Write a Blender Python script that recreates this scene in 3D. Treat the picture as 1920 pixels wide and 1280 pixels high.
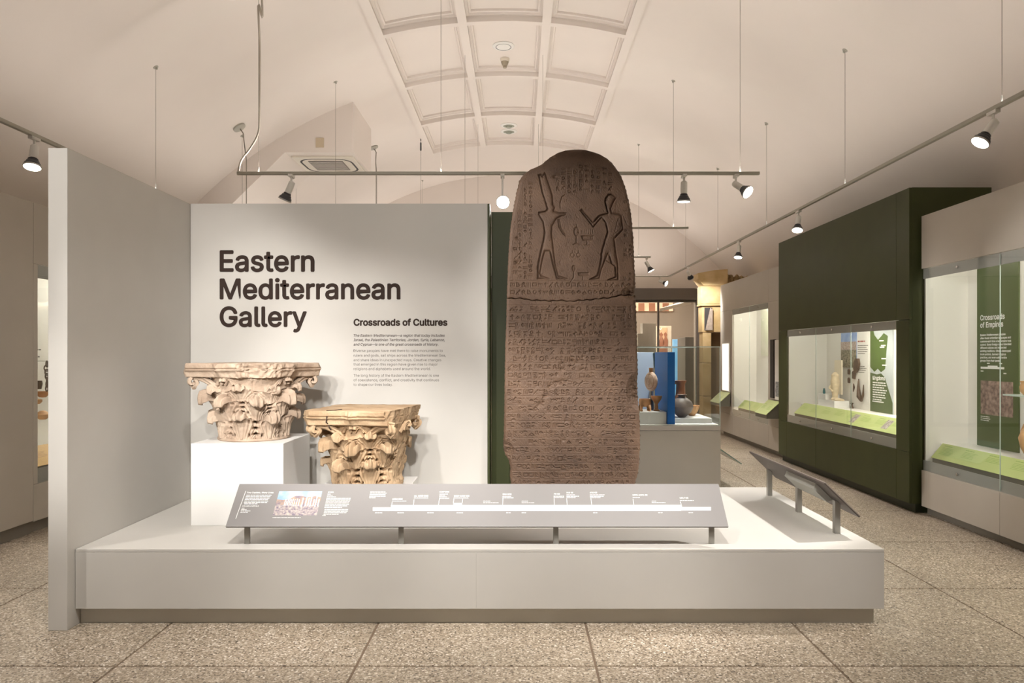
import bpy, bmesh, math, random
import numpy as np
from mathutils import Vector, Matrix, Quaternion

for o in list(bpy.data.objects):
    bpy.data.objects.remove(o)
C = bpy.context.scene.collection
SC = bpy.context.scene
PI = math.pi
random.seed(7)
NR = np.random.RandomState(11)

# ------------------------------------------------------------------ camera
F, VX, VY, EYE = 1360.0, 972.0, 664.0, 1.58      # focal length / vanishing point (1920x1280), eye height
cam = bpy.data.cameras.new('camera')
cam.sensor_width = 36.0
cam.lens = F / 1920 * 36
cam.shift_x = (960 - VX) / 1920
cam.shift_y = (VY - 640) / 1920
cam.clip_start = 0.05
camo = bpy.data.objects.new('camera', cam)
C.objects.link(camo)
camo.location = (0, 0, EYE)
camo.rotation_euler = (PI / 2, 0, 0)
SC.camera = camo

# ------------------------------------------------------------------ world / exposure
w = bpy.data.worlds.new('world'); SC.world = w
w.use_nodes = True
w.node_tree.nodes['Background'].inputs[0].default_value = (1.0, 0.9, 0.8, 1)
w.node_tree.nodes['Background'].inputs[1].default_value = 0.15
vs = SC.view_settings
vs.view_transform = 'Standard'
vs.look = 'None'
vs.gamma = 1.0
vs.use_curve_mapping = False
vs.exposure = 0.0
WARM = (1.0, 0.962, 0.915)
SPOT_K = 1.7          # overall strength of the track spots
VAULT_FILL_K = 0.35       # strength of the unseen strips added on the tracks to brighten the vault
CASE_K = 1.45          # lamps inside the showcases

# ------------------------------------------------------------------ helpers
MATS = {}
def mat(name, col, rough=0.6, var=0.0, scale=8.0, metal=0.0, bump=0.0, bscale=60.0, emit=0.0, spec=0.5, col2=None, detail=3.0):
    if name in MATS: return MATS[name]
    m = bpy.data.materials.new(name); m.use_nodes = True
    nt = m.node_tree; b = nt.nodes['Principled BSDF']
    b.inputs['Base Color'].default_value = (*col, 1)
    b.inputs['Roughness'].default_value = rough
    b.inputs['Metallic'].default_value = metal
    b.inputs['Specular IOR Level'].default_value = spec
    if emit:
        b.inputs['Emission Color'].default_value = (*col, 1)
        b.inputs['Emission Strength'].default_value = emit
    if var or col2 or bump:
        tc = nt.nodes.new('ShaderNodeTexCoord')
    if var or col2:
        n = nt.nodes.new('ShaderNodeTexNoise'); n.inputs['Scale'].default_value = scale; n.inputs['Detail'].default_value = detail
        nt.links.new(tc.outputs['Object'], n.inputs['Vector'])
        r = nt.nodes.new('ShaderNodeValToRGB')
        c2 = col2 or tuple(min(1, c * (1 + var)) for c in col)
        c1 = col if col2 else tuple(c * (1 - var) for c in col)
        r.color_ramp.elements[0].color = (*c1, 1); r.color_ramp.elements[1].color = (*c2, 1)
        r.color_ramp.elements[0].position = 0.32; r.color_ramp.elements[1].position = 0.68
        nt.links.new(n.outputs['Fac'], r.inputs['Fac'])
        nt.links.new(r.outputs['Color'], b.inputs['Base Color'])
    if bump:
        n2 = nt.nodes.new('ShaderNodeTexNoise'); n2.inputs['Scale'].default_value = bscale; n2.inputs['Detail'].default_value = 4
        nt.links.new(tc.outputs['Object'], n2.inputs['Vector'])
        bp = nt.nodes.new('ShaderNodeBump'); bp.inputs['Strength'].default_value = bump; bp.inputs['Distance'].default_value = 0.01
        nt.links.new(n2.outputs['Fac'], bp.inputs['Height'])
        nt.links.new(bp.outputs['Normal'], b.inputs['Normal'])
    MATS[name] = m
    return m

def glass_mat(name, tint=(1, 1, 1), refl=1.0):
    m = bpy.data.materials.new(name); m.use_nodes = True
    nt = m.node_tree; nt.nodes.clear()
    out = nt.nodes.new('ShaderNodeOutputMaterial')
    mx = nt.nodes.new('ShaderNodeMixShader'); tr = nt.nodes.new('ShaderNodeBsdfTransparent'); gl = nt.nodes.new('ShaderNodeBsdfGlossy')
    fr = nt.nodes.new('ShaderNodeFresnel'); fr.inputs['IOR'].default_value = 1.45
    mu = nt.nodes.new('ShaderNodeMath'); mu.operation = 'MULTIPLY'; mu.inputs[1].default_value = refl
    ge = nt.nodes.new('ShaderNodeNewGeometry'); io = nt.nodes.new('ShaderNodeMath'); io.operation = 'MULTIPLY_ADD'   # same reflectance on leaving the pane as on entering it
    io.inputs[1].default_value = 1 / 1.45 - 1.45; io.inputs[2].default_value = 1.45
    nt.links.new(ge.outputs['Backfacing'], io.inputs[0]); nt.links.new(io.outputs[0], fr.inputs['IOR'])
    tr.inputs['Color'].default_value = (*tint, 1); gl.inputs['Roughness'].default_value = 0.02
    nt.links.new(fr.outputs[0], mu.inputs[0]); nt.links.new(mu.outputs[0], mx.inputs[0])
    nt.links.new(tr.outputs[0], mx.inputs[1]); nt.links.new(gl.outputs[0], mx.inputs[2])
    nt.links.new(mx.outputs[0], out.inputs[0])
    MATS[name] = m
    return m

def wloc(o):
    v = Vector((0, 0, 0))
    while o is not None:
        v = v + o.location
        o = o.parent
    return v

class MB:
    """collects shapes given in world coordinates; build() links them as one mesh object"""
    def __init__(s): s.v = []; s.f = []
    def add(s, vs_, fs):
        k = len(s.v); s.v += [tuple(p) for p in vs_]; s.f += [tuple(i + k for i in f) for f in fs]; return s
    def box(s, x0, x1, y0, y1, z0, z1, bev=0.0):
        if x0 > x1: x0, x1 = x1, x0
        if y0 > y1: y0, y1 = y1, y0
        if bev <= 0:
            return s.add([(x0,y0,z0),(x1,y0,z0),(x1,y1,z0),(x0,y1,z0),(x0,y0,z1),(x1,y0,z1),(x1,y1,z1),(x0,y1,z1)],
                         [(0,3,2,1),(4,5,6,7),(0,1,5,4),(1,2,6,5),(2,3,7,6),(3,0,4,7)])
        bm = bmesh.new(); bmesh.ops.create_cube(bm, size=1)
        for v in bm.verts: v.co = Vector(((x0+x1)/2 + v.co.x*(x1-x0), (y0+y1)/2 + v.co.y*(y1-y0), (z0+z1)/2 + v.co.z*(z1-z0)))
        bmesh.ops.bevel(bm, geom=bm.edges[:], offset=bev, segments=2, profile=0.5, affect='EDGES')
        return s.bm(bm)
    def bm(s, bm):
        bm.verts.ensure_lookup_table(); bm.verts.index_update()
        s.add([v.co for v in bm.verts], [[v.index for v in f.verts] for f in bm.faces]); bm.free(); return s
    def quad(s, a, b, c, d): return s.add([a, b, c, d], [(0, 1, 2, 3)])
    def slab(s, a, b, c, d, n, t):
        """a quad a-b-c-d extruded by t along -n"""
        n = Vector(n).normalized() * t
        P = [Vector(p) for p in (a, b, c, d)]; Q = [p - n for p in P]
        return s.add(P + Q, [(0,1,2,3),(7,6,5,4),(0,4,5,1),(1,5,6,2),(2,6,7,3),(3,7,4,0)])
    def tube(s, pts, r, n=8, cap=True):
        pts = [Vector(p) for p in pts]; rs = r if isinstance(r, (list, tuple)) else [r] * len(pts)
        ring = []; up = None
        for i, p in enumerate(pts):
            t = (pts[min(i+1, len(pts)-1)] - pts[max(i-1, 0)]).normalized()
            if up is None:
                up = Vector((0, 0, 1)) if abs(t.z) < 0.9 else Vector((1, 0, 0))
            a = t.cross(up).normalized(); b = a.cross(t).normalized(); up = b
            ring.append([p + a*math.cos(2*PI*k/n)*rs[i] + b*math.sin(2*PI*k/n)*rs[i] for k in range(n)])
        vs_ = [v for R in ring for v in R]; fs = []
        for i in range(len(pts)-1):
            for k in range(n): fs.append((i*n+k, i*n+(k+1)%n, (i+1)*n+(k+1)%n, (i+1)*n+k))
        if cap: fs.append(tuple(range(n))[::-1]); fs.append(tuple((len(pts)-1)*n+k for k in range(n)))
        return s.add(vs_, fs)
    def lathe(s, prof, c=(0,0,0), n=32, axis=None, squash=1.0):
        """prof: (radius, height) from bottom to top around +Z at c, or around axis"""
        vs_ = []; fs = []; M = None
        if axis is not None: M = Vector((0,0,1)).rotation_difference(Vector(axis)).to_matrix()
        for (r, z) in prof:
            for k in range(n):
                p = Vector((r*math.cos(2*PI*k/n), squash*r*math.sin(2*PI*k/n), z))
                if M is not None: p = M @ p
                vs_.append(p + Vector(c))
        for i in range(len(prof)-1):
            for k in range(n): fs.append((i*n+k, i*n+(k+1)%n, (i+1)*n+(k+1)%n, (i+1)*n+k))
        if prof[0][0] > 1e-5: fs.append(tuple(range(n))[::-1])
        if prof[-1][0] > 1e-5: fs.append(tuple((len(prof)-1)*n+k for k in range(n)))
        return s.add(vs_, fs)
    def prism(s, poly, o, ux, uy, t):
        """2-D outline (list of (a,b)) in the plane o + a*ux + b*uy, extruded by t along ux x uy"""
        o, ux, uy = Vector(o), Vector(ux), Vector(uy); nn = ux.cross(uy).normalized() * t
        n = len(poly); P = [o + ux*a + uy*b for a, b in poly]
        return s.add(P + [p + nn for p in P], [tuple(range(n))[::-1], tuple(range(n, 2*n))] + [(i, (i+1)%n, n+(i+1)%n, n+i) for i in range(n)])
    def build(s, name, m, parent=None, smooth=False, origin=None):
        me = bpy.data.meshes.new(name)
        if parent is not None: og = wloc(parent)
        elif origin is not None: og = Vector(origin)
        else:
            xs = [p[0] for p in s.v]; ys = [p[1] for p in s.v]; zs = [p[2] for p in s.v]
            og = Vector(((min(xs)+max(xs))/2, (min(ys)+max(ys))/2, min(zs)))
        me.from_pydata([(p[0]-og.x, p[1]-og.y, p[2]-og.z) for p in s.v], [], s.f)
        me.validate()
        bm = bmesh.new(); bm.from_mesh(me); bmesh.ops.recalc_face_normals(bm, faces=bm.faces[:]); bm.to_mesh(me); bm.free()
        if m is not None: me.materials.append(m)
        if smooth: shade(me, smooth)
        o = bpy.data.objects.new(name, me); C.objects.link(o)
        if parent is not None: o.parent = parent
        else: o.location = og
        return o

def shade(me, ang):
    me.polygons.foreach_set('use_smooth', [True] * len(me.polygons))
    if ang is not True:
        try: me.set_sharp_from_angle(angle=math.radians(ang))
        except Exception: pass

def tag(o, label=None, cat=None, group=None, kind=None):
    if label: o['label'] = label
    if cat: o['category'] = cat
    if group: o['group'] = group
    if kind: o['kind'] = kind
    return o
def thing(name, loc, label, cat, group=None):
    o = bpy.data.objects.new(name, None); C.objects.link(o); o.location = loc; o.empty_display_size = 0.1
    return tag(o, label, cat, group)
def struct(o): o['kind'] = 'structure'; return o
def P(px, py, d):                                   # the world point seen at a pixel, at distance d from the lens plane
    return Vector(((px - VX) * d / F, d, EYE - (py - VY) * d / F))

_fontcache = {}
try:                                                  # Blender's own bundled sans serif
    import os
    FONT = bpy.data.fonts.load(os.path.join(bpy.utils.system_resource('DATAFILES'), 'fonts', 'Inter.woff2'))
except Exception:
    FONT = None
def text_verts(s, bold=0.0, shear=0.0):
    k = (s, bold, shear)
    if k in _fontcache: return _fontcache[k]
    cu = bpy.data.curves.new('lettering', 'FONT'); cu.body = s; cu.size = 1.0; cu.shear = shear
    if FONT: cu.font = FONT
    cu.resolution_u = 4; cu.fill_mode = 'FRONT'
    ob = bpy.data.objects.new('lettering', cu)
    me = ob.to_mesh()
    vs_ = [tuple(v.co) for v in me.vertices]; fs = [tuple(p.vertices) for p in me.polygons]
    ob.to_mesh_clear()
    bpy.data.objects.remove(ob); bpy.data.curves.remove(cu)
    if bold:                                          # heavier weight: the outline thickened all round
        n0, v0, f0 = len(vs_), list(vs_), list(fs); st = 8 if len(s) < 24 else 4
        for q in range(st):
            a = 2 * PI * q / st; k0 = len(vs_)
            vs_ += [(x + bold * math.cos(a), y + bold * math.sin(a), z + 6e-4 * (q + 1)) for x, y, z in v0]
            fs += [tuple(i + k0 for i in f) for f in f0]
    _fontcache[k] = (vs_, fs)
    return vs_, fs
def put_text(mb, s, o, ux, uy, width=None, size=None, bold=0.0, shear=0.0):
    """text with its baseline start at o, running along unit ux with unit uy up; scaled to a width or a cap size"""
    vs_, fs = text_verts(s, bold, shear)
    if not vs_: return
    x0 = min(v[0] for v in vs_); x1 = max(v[0] for v in vs_)
    kx = (width / (x1 - x0)) if width else size
    ky = size if (size and width) else kx
    o, ux, uy = Vector(o), Vector(ux), Vector(uy)
    nn = ux.cross(uy)
    mb.add([o + ux * ((v[0] - x0) * kx) + uy * (v[1] * ky) + nn * (v[2] * kx) for v in vs_], fs)
def text_bars(mb, o, ux, uy, widths, lead, h, rs=None):
    """rows of print too small to read: word-length strips"""
    rr = random.Random(len(widths) * 17 + int(h * 1e5))
    o, ux, uy = Vector(o), Vector(ux), Vector(uy)
    for i, wd in enumerate(widths):
        x = 0.0; p = o - uy * (lead * i)
        while x < wd - h:
            l = min(h * rr.uniform(2.0, 6.0), wd - x)
            mb.quad(p + ux*x, p + ux*(x+l), p + ux*(x+l) + uy*h, p + ux*x + uy*h)
            x += l + h * 0.6

# ------------------------------------------------------------------ materials
PAINT = mat('warm grey paint', (0.54, 0.52, 0.485), 0.55, 0.02, 3)
WHITEP = mat('white pedestal paint', (0.80, 0.79, 0.77), 0.5)
VAULT = mat('vault plaster', (0.75, 0.68, 0.625), 0.85, 0.015, 1.2)
WALLP = mat('gallery wall paint', (0.60, 0.555, 0.49), 0.8)
CASEP = mat('taupe case paint', (0.47, 0.43, 0.375), 0.5, 0.02, 4)
GREEN = mat('olive green paint', (0.050, 0.058, 0.019), 0.5, 0.05, 5, spec=0.3)
BAND = mat('grey glass margin', (0.36, 0.36, 0.35), 0.35)
INNER = mat('case lining white', (0.82, 0.80, 0.76), 0.6)
STEEL = mat('brushed steel', (0.42, 0.41, 0.38), 0.38, metal=0.8)
CHROME = mat('lock chrome', (0.7, 0.7, 0.68), 0.2, metal=1.0)
RAILP = mat('reading rail print grey', (0.265, 0.252, 0.248), 0.5, spec=0.25)
EDGE = mat('reading rail dark edge', (0.09, 0.07, 0.06), 0.5)
PRINTW = mat('white print', (0.86, 0.86, 0.85), 0.5)
PRINTD = mat('dark brown lettering', (0.040, 0.027, 0.022), 0.7, spec=0.1)
PRINTG = mat('grey body print', (0.15, 0.135, 0.12), 0.6)
LIME = mat('lime label rail', (0.43, 0.50, 0.19), 0.5)
LIMED = mat('lime rail print', (0.26, 0.37, 0.09), 0.6)
TRACKW = mat('track white', (0.40, 0.38, 0.32), 0.45)
LAMPW = mat('lamp white enamel', (0.78, 0.76, 0.72), 0.4)
LAMPB = mat('lamp black heat sink', (0.03, 0.03, 0.035), 0.4)
LENS = mat('lit lamp lens', (1.0, 0.93, 0.82), 0.4, emit=30)
LENSOFF = mat('lamp lens glass', (0.55, 0.53, 0.5), 0.15)
WIRE = mat('steel wire', (0.24, 0.21, 0.17), 0.6)
GLASS = glass_mat('case glass', (0.97, 0.985, 0.975), 0.9)
GLASSD = glass_mat('door glass', (0.80, 0.80, 0.78), 1.0)
GLASSE = mat('glass edge', (0.62, 0.72, 0.68), 0.2)
GROUT = mat('floor joint brown', (0.15, 0.105, 0.07), 0.8)
BLUEP = mat('blue panel', (0.006, 0.13, 0.48), 0.4)
TERRA = mat('terracotta', (0.50, 0.24, 0.10), 0.7, 0.25, 14)
TERRA2 = mat('pale terracotta', (0.62, 0.36, 0.18), 0.7, 0.2, 10)
DARKPOT = mat('dark burnished pottery', (0.14, 0.105, 0.085), 0.5, 0.3, 12)
BRONZE = mat('dark bronze', (0.085, 0.05, 0.03), 0.5, 0.3, 20)
CREAMST = mat('cream ivory', (0.70, 0.58, 0.40), 0.6, 0.15, 20)

def terrazzo():
    m = bpy.data.materials.new('terrazzo'); m.use_nodes = True
    nt = m.node_tree; b = nt.nodes['Principled BSDF']; L = nt.links
    geo = nt.nodes.new('ShaderNodeNewGeometry')
    v = nt.nodes.new('ShaderNodeTexVoronoi'); v.inputs['Scale'].default_value = 115; v.inputs['Randomness'].default_value = 1
    L.new(geo.outputs['Position'], v.inputs['Vector'])
    sp = nt.nodes.new('ShaderNodeSeparateColor'); L.new(v.outputs['Color'], sp.inputs[0])
    r = nt.nodes.new('ShaderNodeValToRGB'); r.color_ramp.interpolation = 'CONSTANT'
    cols = [(0.0, (0.27, 0.222, 0.165)), (0.30, (0.35, 0.292, 0.222)), (0.52, (0.42, 0.36, 0.285)), (0.68, (0.18, 0.145, 0.105)), (0.80, (0.50, 0.445, 0.37)), (0.91, (0.09, 0.072, 0.055)), (0.955, (0.66, 0.62, 0.55))]
    e = r.color_ramp.elements
    e[0].position = 0; e[0].color = (*cols[0][1], 1); e[1].position = cols[1][0]; e[1].color = (*cols[1][1], 1)
    for p_, c_ in cols[2:]:
        k = e.new(p_); k.color = (*c_, 1)
    L.new(sp.outputs[0], r.inputs['Fac'])
    n = nt.nodes.new('ShaderNodeTexNoise'); n.inputs['Scale'].default_value = 1.1; n.inputs['Detail'].default_value = 5
    L.new(geo.outputs['Position'], n.inputs['Vector'])
    r2 = nt.nodes.new('ShaderNodeValToRGB'); r2.color_ramp.elements[0].color = (0.86, 0.84, 0.82, 1); r2.color_ramp.elements[1].color = (1.08, 1.06, 1.04, 1)
    r2.color_ramp.elements[0].position = 0.3; r2.color_ramp.elements[1].position = 0.7
    L.new(n.outputs['Fac'], r2.inputs['Fac'])
    mx = nt.nodes.new('ShaderNodeMix'); mx.data_type = 'RGBA'; mx.blend_type = 'MULTIPLY'; mx.inputs[0].default_value = 1
    L.new(r.outputs['Color'], mx.inputs[6]); L.new(r2.outputs['Color'], mx.inputs[7]); L.new(mx.outputs[2], b.inputs['Base Color'])
    b.inputs['Roughness'].default_value = 0.42
    b.inputs['Specular IOR Level'].default_value = 0.35
    return m
TERRAZZO = terrazzo()

# ================================================================== ROOM SHELL
XC, RV, ZCV = -0.17, 6.36, EYE + 4.1 - 6.36            # barrel vault axis and radius
AW = math.asin(1.536 / RV)                              # half angle of the coffered strip
AS = math.asin(5.12 / RV)                               # springing
YF, YB = -6.0, 16.6                                     # room from behind the camera to the end wall
XL, XR = XC - 5.12, XC + 5.12
ZS = ZCV + RV * math.cos(AS)
def vz(x, extra=0.0): return ZCV + math.sqrt((RV + extra)**2 - (x - XC)**2)
def vp(a, y, extra=0.0): return (XC + (RV + extra) * math.sin(a), y, ZCV + (RV + extra) * math.cos(a))
def vault_hit(px, py):
    lo, hi = 1.0, 30.0
    for _ in range(50):
        d = (lo + hi) / 2; p = P(px, py, d)
        ins = (p.x - XC)**2 + (p.z - ZCV)**2 < RV**2
        lo, hi = (d, hi) if ins else (lo, d)
    return P(px, py, lo)

# floor: dark joint bed with proud terrazzo slabs
TS = 1.2165
floor = struct(MB().box(XL - 0.3, XR + 0.3, YF, YB, -0.12, -0.004).build('floor', GROUT, origin=(0, 5, -0.12)))
tile0 = None
gx0, gy0 = -2.04 - 3 * TS, 3.679 - 8 * TS
bm_t = MB().box(0.006, TS - 0.006, 0.006, TS - 0.006, -0.03, 0.0, 0.003)
for i in range(9):
    for j in range(19):
        x, y = gx0 + i * TS, gy0 + j * TS
        if y + TS > YB + 0.05: continue
        if tile0 is None:
            tile0 = MB(); tile0.v = bm_t.v; tile0.f = bm_t.f
            tile0 = tile0.build('floor_slab', TERRAZZO, origin=(0, 0, 0)); tile0.parent = floor
            tile0.location = Vector((x, y, 0)) - floor.location
        else:
            t = tile0.copy(); C.objects.link(t); t.parent = floor; t.location = Vector((x, y, 0)) - floor.location

# side walls
struct(MB().box(XL - 0.2, XL, YF, YB, 0, ZS).build('wall_left', WALLP))
struct(MB().box(XR, XR + 0.2, YF, YB, 0, ZS).build('wall_right', WALLP))

# barrel vault with a hole for the coffers
COFY = [14.08 - 1.735 * k for k in range(8)][::-1]      # lateral beam lines
def vstrip(mb, a0, a1, y0, y1, n, ny=2, extra=0.0):
    vs_ = []; fs = []
    for j in range(ny + 1):
        for i in range(n + 1): vs_.append(vp(a0 + (a1 - a0) * i / n, y0 + (y1 - y0) * j / ny, extra))
    for j in range(ny):
        for i in range(n): fs.append((j*(n+1)+i, j*(n+1)+i+1, (j+1)*(n+1)+i+1, (j+1)*(n+1)+i))
    mb.add(vs_, fs)
mb = MB()
vstrip(mb, -AS, -AW, YF, YB, 40); vstrip(mb, AW, AS, YF, YB, 40)
vstrip(mb, -AW, AW, YF, COFY[0], 24); vstrip(mb, -AW, AW, COFY[-1], YB, 24)
ceiling = struct(mb.build('ceiling', VAULT, origin=(0, 5, 3), smooth=30))
BW = 0.055 / RV                                         # beam half width as an angle
cols = [-AW, -AW / 3, AW / 3, AW]
for j in range(len(COFY) - 1):
    for i in range(3):
        a0, a1 = cols[i] + BW, cols[i+1] - BW
        y0, y1 = COFY[j] + 0.055, COFY[j+1] - 0.055
        mb = MB(); n = 10
        rings = [(0, 0), (0, 0.02), (0.03, 0.025), (0.04, 0.045), (0.06, 0.05), (0.065, 0.075)]   # inset, depth
        def ring(ins, dep):
            b0, b1, c0, c1 = a0 + ins / RV, a1 - ins / RV, y0 + ins, y1 - ins
            r = [vp(b0 + (b1 - b0) * k / n, c0, dep) for k in range(n + 1)]
            r += [vp(b1 + (b0 - b1) * k / n, c1, dep) for k in range(n + 1)]
            return r
        R = [ring(*q) for q in rings]; m_ = len(R[0])
        vs_ = [p for q in R for p in q]; fs = []
        for q in range(len(R) - 1):
            for k in range(m_): fs.append((q*m_+k, q*m_+(k+1) % m_, (q+1)*m_+(k+1) % m_, (q+1)*m_+k))
        b_ = (len(R)-1) * m_
        for k in range(n): fs.append((b_+k, b_+k+1, b_+2*n-k, b_+2*n+1-k))
        mb.add(vs_, fs)
        mb.build('coffer', VAULT, ceiling, smooth=25)
def vbeam(a0, a1, y0, y1, n, name, drop=0.03):
    mb = MB(); vs_ = []; fs = []
    for (e, y) in ((0.02, y0), (-drop, y0 + .008), (-drop, y1 - .008), (0.02, y1)):
        for i in range(n + 1): vs_.append(vp(a0 + (a1 - a0) * i / n, y, e))
    for q in range(4):
        for i in range(n): fs.append((q*(n+1)+i, q*(n+1)+i+1, ((q+1) % 4)*(n+1)+i+1, ((q+1) % 4)*(n+1)+i))
    fs.append(tuple(q*(n+1) for q in range(4))); fs.append(tuple(q*(n+1)+n for q in range(4))[::-1])
    mb.add(vs_, fs); mb.build(name, VAULT, ceiling, smooth=30)
for y in COFY: vbeam(-AW, AW, y - 0.055, y + 0.055, 24, 'cross_beam', 0.045)
for a in cols: vbeam(a - BW, a + BW, COFY[0] - 0.055, COFY[-1] + 0.055, 1, 'long_beam', 0.046)

# end wall with the glazed portal, rear wall behind the camera
PX0, PX1, PZ = -1.3, 4.05, 2.82
def lunette(mb, y0, y1, hole=None):
    xs = sorted(set([XL + (XR - XL) * k / 48 for k in range(49)] + (list(hole[:2]) if hole else [])))
    for a, b in zip(xs[:-1], xs[1:]):
        zl = hole[2] if hole and a >= hole[0] - 1e-6 and b <= hole[1] + 1e-6 else 0.0
        za, zb = max(vz(a), zl), max(vz(b), zl)
        mb.add([(a,y0,zl),(b,y0,zl),(b,y0,zb),(a,y0,za),(a,y1,zl),(b,y1,zl),(b,y1,zb),(a,y1,za)],
               [(0,1,2,3),(7,6,5,4),(0,4,5,1),(3,2,6,7),(0,3,7,4),(1,5,6,2)])
mb = MB(); lunette(mb, YB, YB + 0.15, (PX0, PX1, PZ))
struct(mb.build('wall_end', VAULT))
mb = MB(); lunette(mb, YF - 0.15, YF)
struct(mb.build('wall_rear', WALLP))

# plaster bulkhead that carries the air conditioner, left side of the vault
bx0, by0, by1 = -2.416, 10.6, 11.9
prof = [(-2.416, vz(-2.416, 0.02)), (-2.416, 4.53), (-3.41, 4.53), (-4.15, 3.81), (-4.72, 3.27)]
top = [(-2.416 - (4.72 - 2.416) * k / 12, 0) for k in range(13)][::-1]
poly = prof + [(x, vz(x, 0.02)) for x, _ in top][:-1]
mb = MB(); mb.prism(poly, (0, by1, 0), (1, 0, 0), (0, 0, 1), by1 - by0)
bulk = mb.build('ceiling_bulkhead', VAULT); struct(bulk)
MB().box(-2.96, -2.84, by0 - 0.012, by0, 4.60, 4.74, 0.003).build('cover_plate', mat('beige plate', (0.55, 0.45, 0.32), 0.6), bulk)

# portal: dark bronze frame with rounded corner, glass leaves
PORT = mat('portal frame', (0.155, 0.13, 0.115), 0.45, 0.03, 3)
portal = thing('portal_frame', (1.4, YB, 0), 'wide grey-brown door frame with rounded corner in the end wall', 'door frame')
del portal['label'], portal['category']; portal.name = 'door_1'; struct(portal)
mb = MB(); r = 0.18; fo, fi = 0.17, 0.0
out = [(PX1 + 0.12, 0.0)] + [(PX1 + 0.12 - r + r * math.cos(t * PI / 16), PZ + 0.26 - r + r * math.sin(t * PI / 16)) for t in range(9)] + [(PX0 - 0.12, PZ + 0.26), (PX0 - 0.12, 0)]
inn = [(PX0, 0), (PX0, PZ), (PX1, PZ), (PX1, 0)]
mb.prism(out + inn, (0, YB - 0.001, 0), (1, 0, 0), (0, 0, 1), 0.12); mb.build('frame', PORT, portal)
MB().box(PX0, PX1, YB - 0.06, YB + 0.1, PZ - 0.05, PZ - 0.005, 0.004).build('transom_rail', mat('portal rail', (0.10, 0.085, 0.075), 0.4), portal)
for x in (0.3, 1.75, 3.2):
    MB().box(x - 0.02, x + 0.02, YB - 0.04, YB + 0.04, 0.01, PZ - 0.05, 0.003).build('mullion', PORT, portal)
for a, b in ((PX0, 0.28), (0.32, 1.73), (1.77, 3.18), (3.22, PX1)):
    MB().box(a + 0.004, b - 0.004, YB - 0.006, YB + 0.006, 0.012, PZ - 0.052).build('glass_pane', GLASSD, portal)

# the gallery beyond the portal
ROOMB = mat('far gallery wall', (0.34, 0.29, 0.25), 0.8)
fl2 = struct(MB().box(-2.5, 7.5, YB + 0.001, 24, -0.12, 0.0).build('floor_far_gallery', mat('far gallery floor', (0.33, 0.26, 0.19), 0.5, 0.1, 2)))
struct(MB().box(-2.5, 7.5, 24, 24.2, 0, 4.4).build('wall_far_gallery', ROOMB))
struct(MB().box(7.5, 7.7, YB, 24.2, 0, 4.4).build('wall_far_gallery_right', ROOMB))
struct(MB().box(-2.7, -2.5, YB, 24.2, 0, 4.4).build('wall_far_gallery_left', ROOMB))
struct(MB().box(-2.7, 7.7, YB + 0.15, 24.2, 4.4, 4.6).build('ceiling_far_gallery', VAULT))

# ================================================================== CENTRE DISPLAY
ZP = 0.447                                             # plinth top
# plinth
pl = thing('display_plinth', (-0.2, 5.2, 0), 'long low pale grey display plinth carrying the carved slab and stone capitals', 'plinth')
MB().box(-2.577, 2.092, 4.272, 6.14, 0.0, 0.10).build('toe_kick', mat('toe kick', (0.60, 0.575, 0.52), 0.5), pl)
for a, b in ((-2.577, -0.2453), (-0.2447, 2.128)):
    MB().box(a, b, 4.22, 4.24, 0.10, ZP - 0.018).build('front_board', PAINT, pl)
MB().box(2.108, 2.128, 4.241, 6.19, 0.10, ZP - 0.018, 0.0012).build('side_board', PAINT, pl)
MB().box(-2.577, 2.107, 4.241, 6.19, 0.101, ZP - 0.018).build('core', PAINT, pl)
MB().box(-2.577, 2.128, 4.22, 6.19, ZP - 0.0175, ZP, 0.002).build('top_board', PAINT, pl)
# fin wall at the end of the plinth
fin = MB().box(-2.69, -2.58, 4.148, 6.05, 0, 2.76, 0.0025).build('partition_wall', PAINT)
tag(fin, 'tall narrow pale grey partition standing at the end of the plinth beside the title wall', 'partition')
# title wall
tw = thing('title_wall', (-1.41, 5.85, ZP), 'pale grey title wall lettered Eastern Mediterranean Gallery standing on the plinth', 'title wall')
WY = 5.70
MB().box(-2.577, -0.243, WY, 6.04, ZP, 2.764, 0.002).build('wall_panel', PAINT, tw)
MB().box(-0.242, -0.226, WY + 0.003, 6.04, ZP, 2.764, 0.001).build('end_panel', GREEN, tw)
ux, uy = Vector((1, 0, 0)), Vector((0, 0, 1))
def wp(px, py): p = P(px, py, WY); p.y = WY - 0.0015; return p
k = WY / F
for s_, x1, by in (('Eastern', 590, 508.2), ('Mediterranean', 751, 560), ('Gallery', 575.5, 611.5)):
    mb = MB(); put_text(mb, s_, wp(412, by), ux, uy, width=(x1 - 412) * k, bold=0.020)
    # thick cut letters
    n = len(mb.v); mb.add([(x, y + 0.0014, z) for x, y, z in mb.v], [])
    mb.build('title_lettering', PRINTD, tw)
mb = MB(); put_text(mb, 'Crossroads of Cultures', wp(663, 610), ux, uy, width=176 * k, bold=0.034); mb.build('heading_lettering', PRINTD, tw)
mb = MB()
for s_, x1, by in (('The Eastern Mediterranean\u2014a region that today includes', 834, 631), ('Israel, the Palestinian Territories, Jordan, Syria, Lebanon,', 834, 639.3), ('and Cyprus\u2014is one of the great crossroads of history.', 822, 647.6)):
    put_text(mb, s_, wp(663, by), ux, uy, width=(x1 - 663) * k, bold=0.02, shear=0.2)
mb.build('intro_lettering', mat('intro print', (0.10, 0.08, 0.07), 0.5), tw)
mb = MB()
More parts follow.
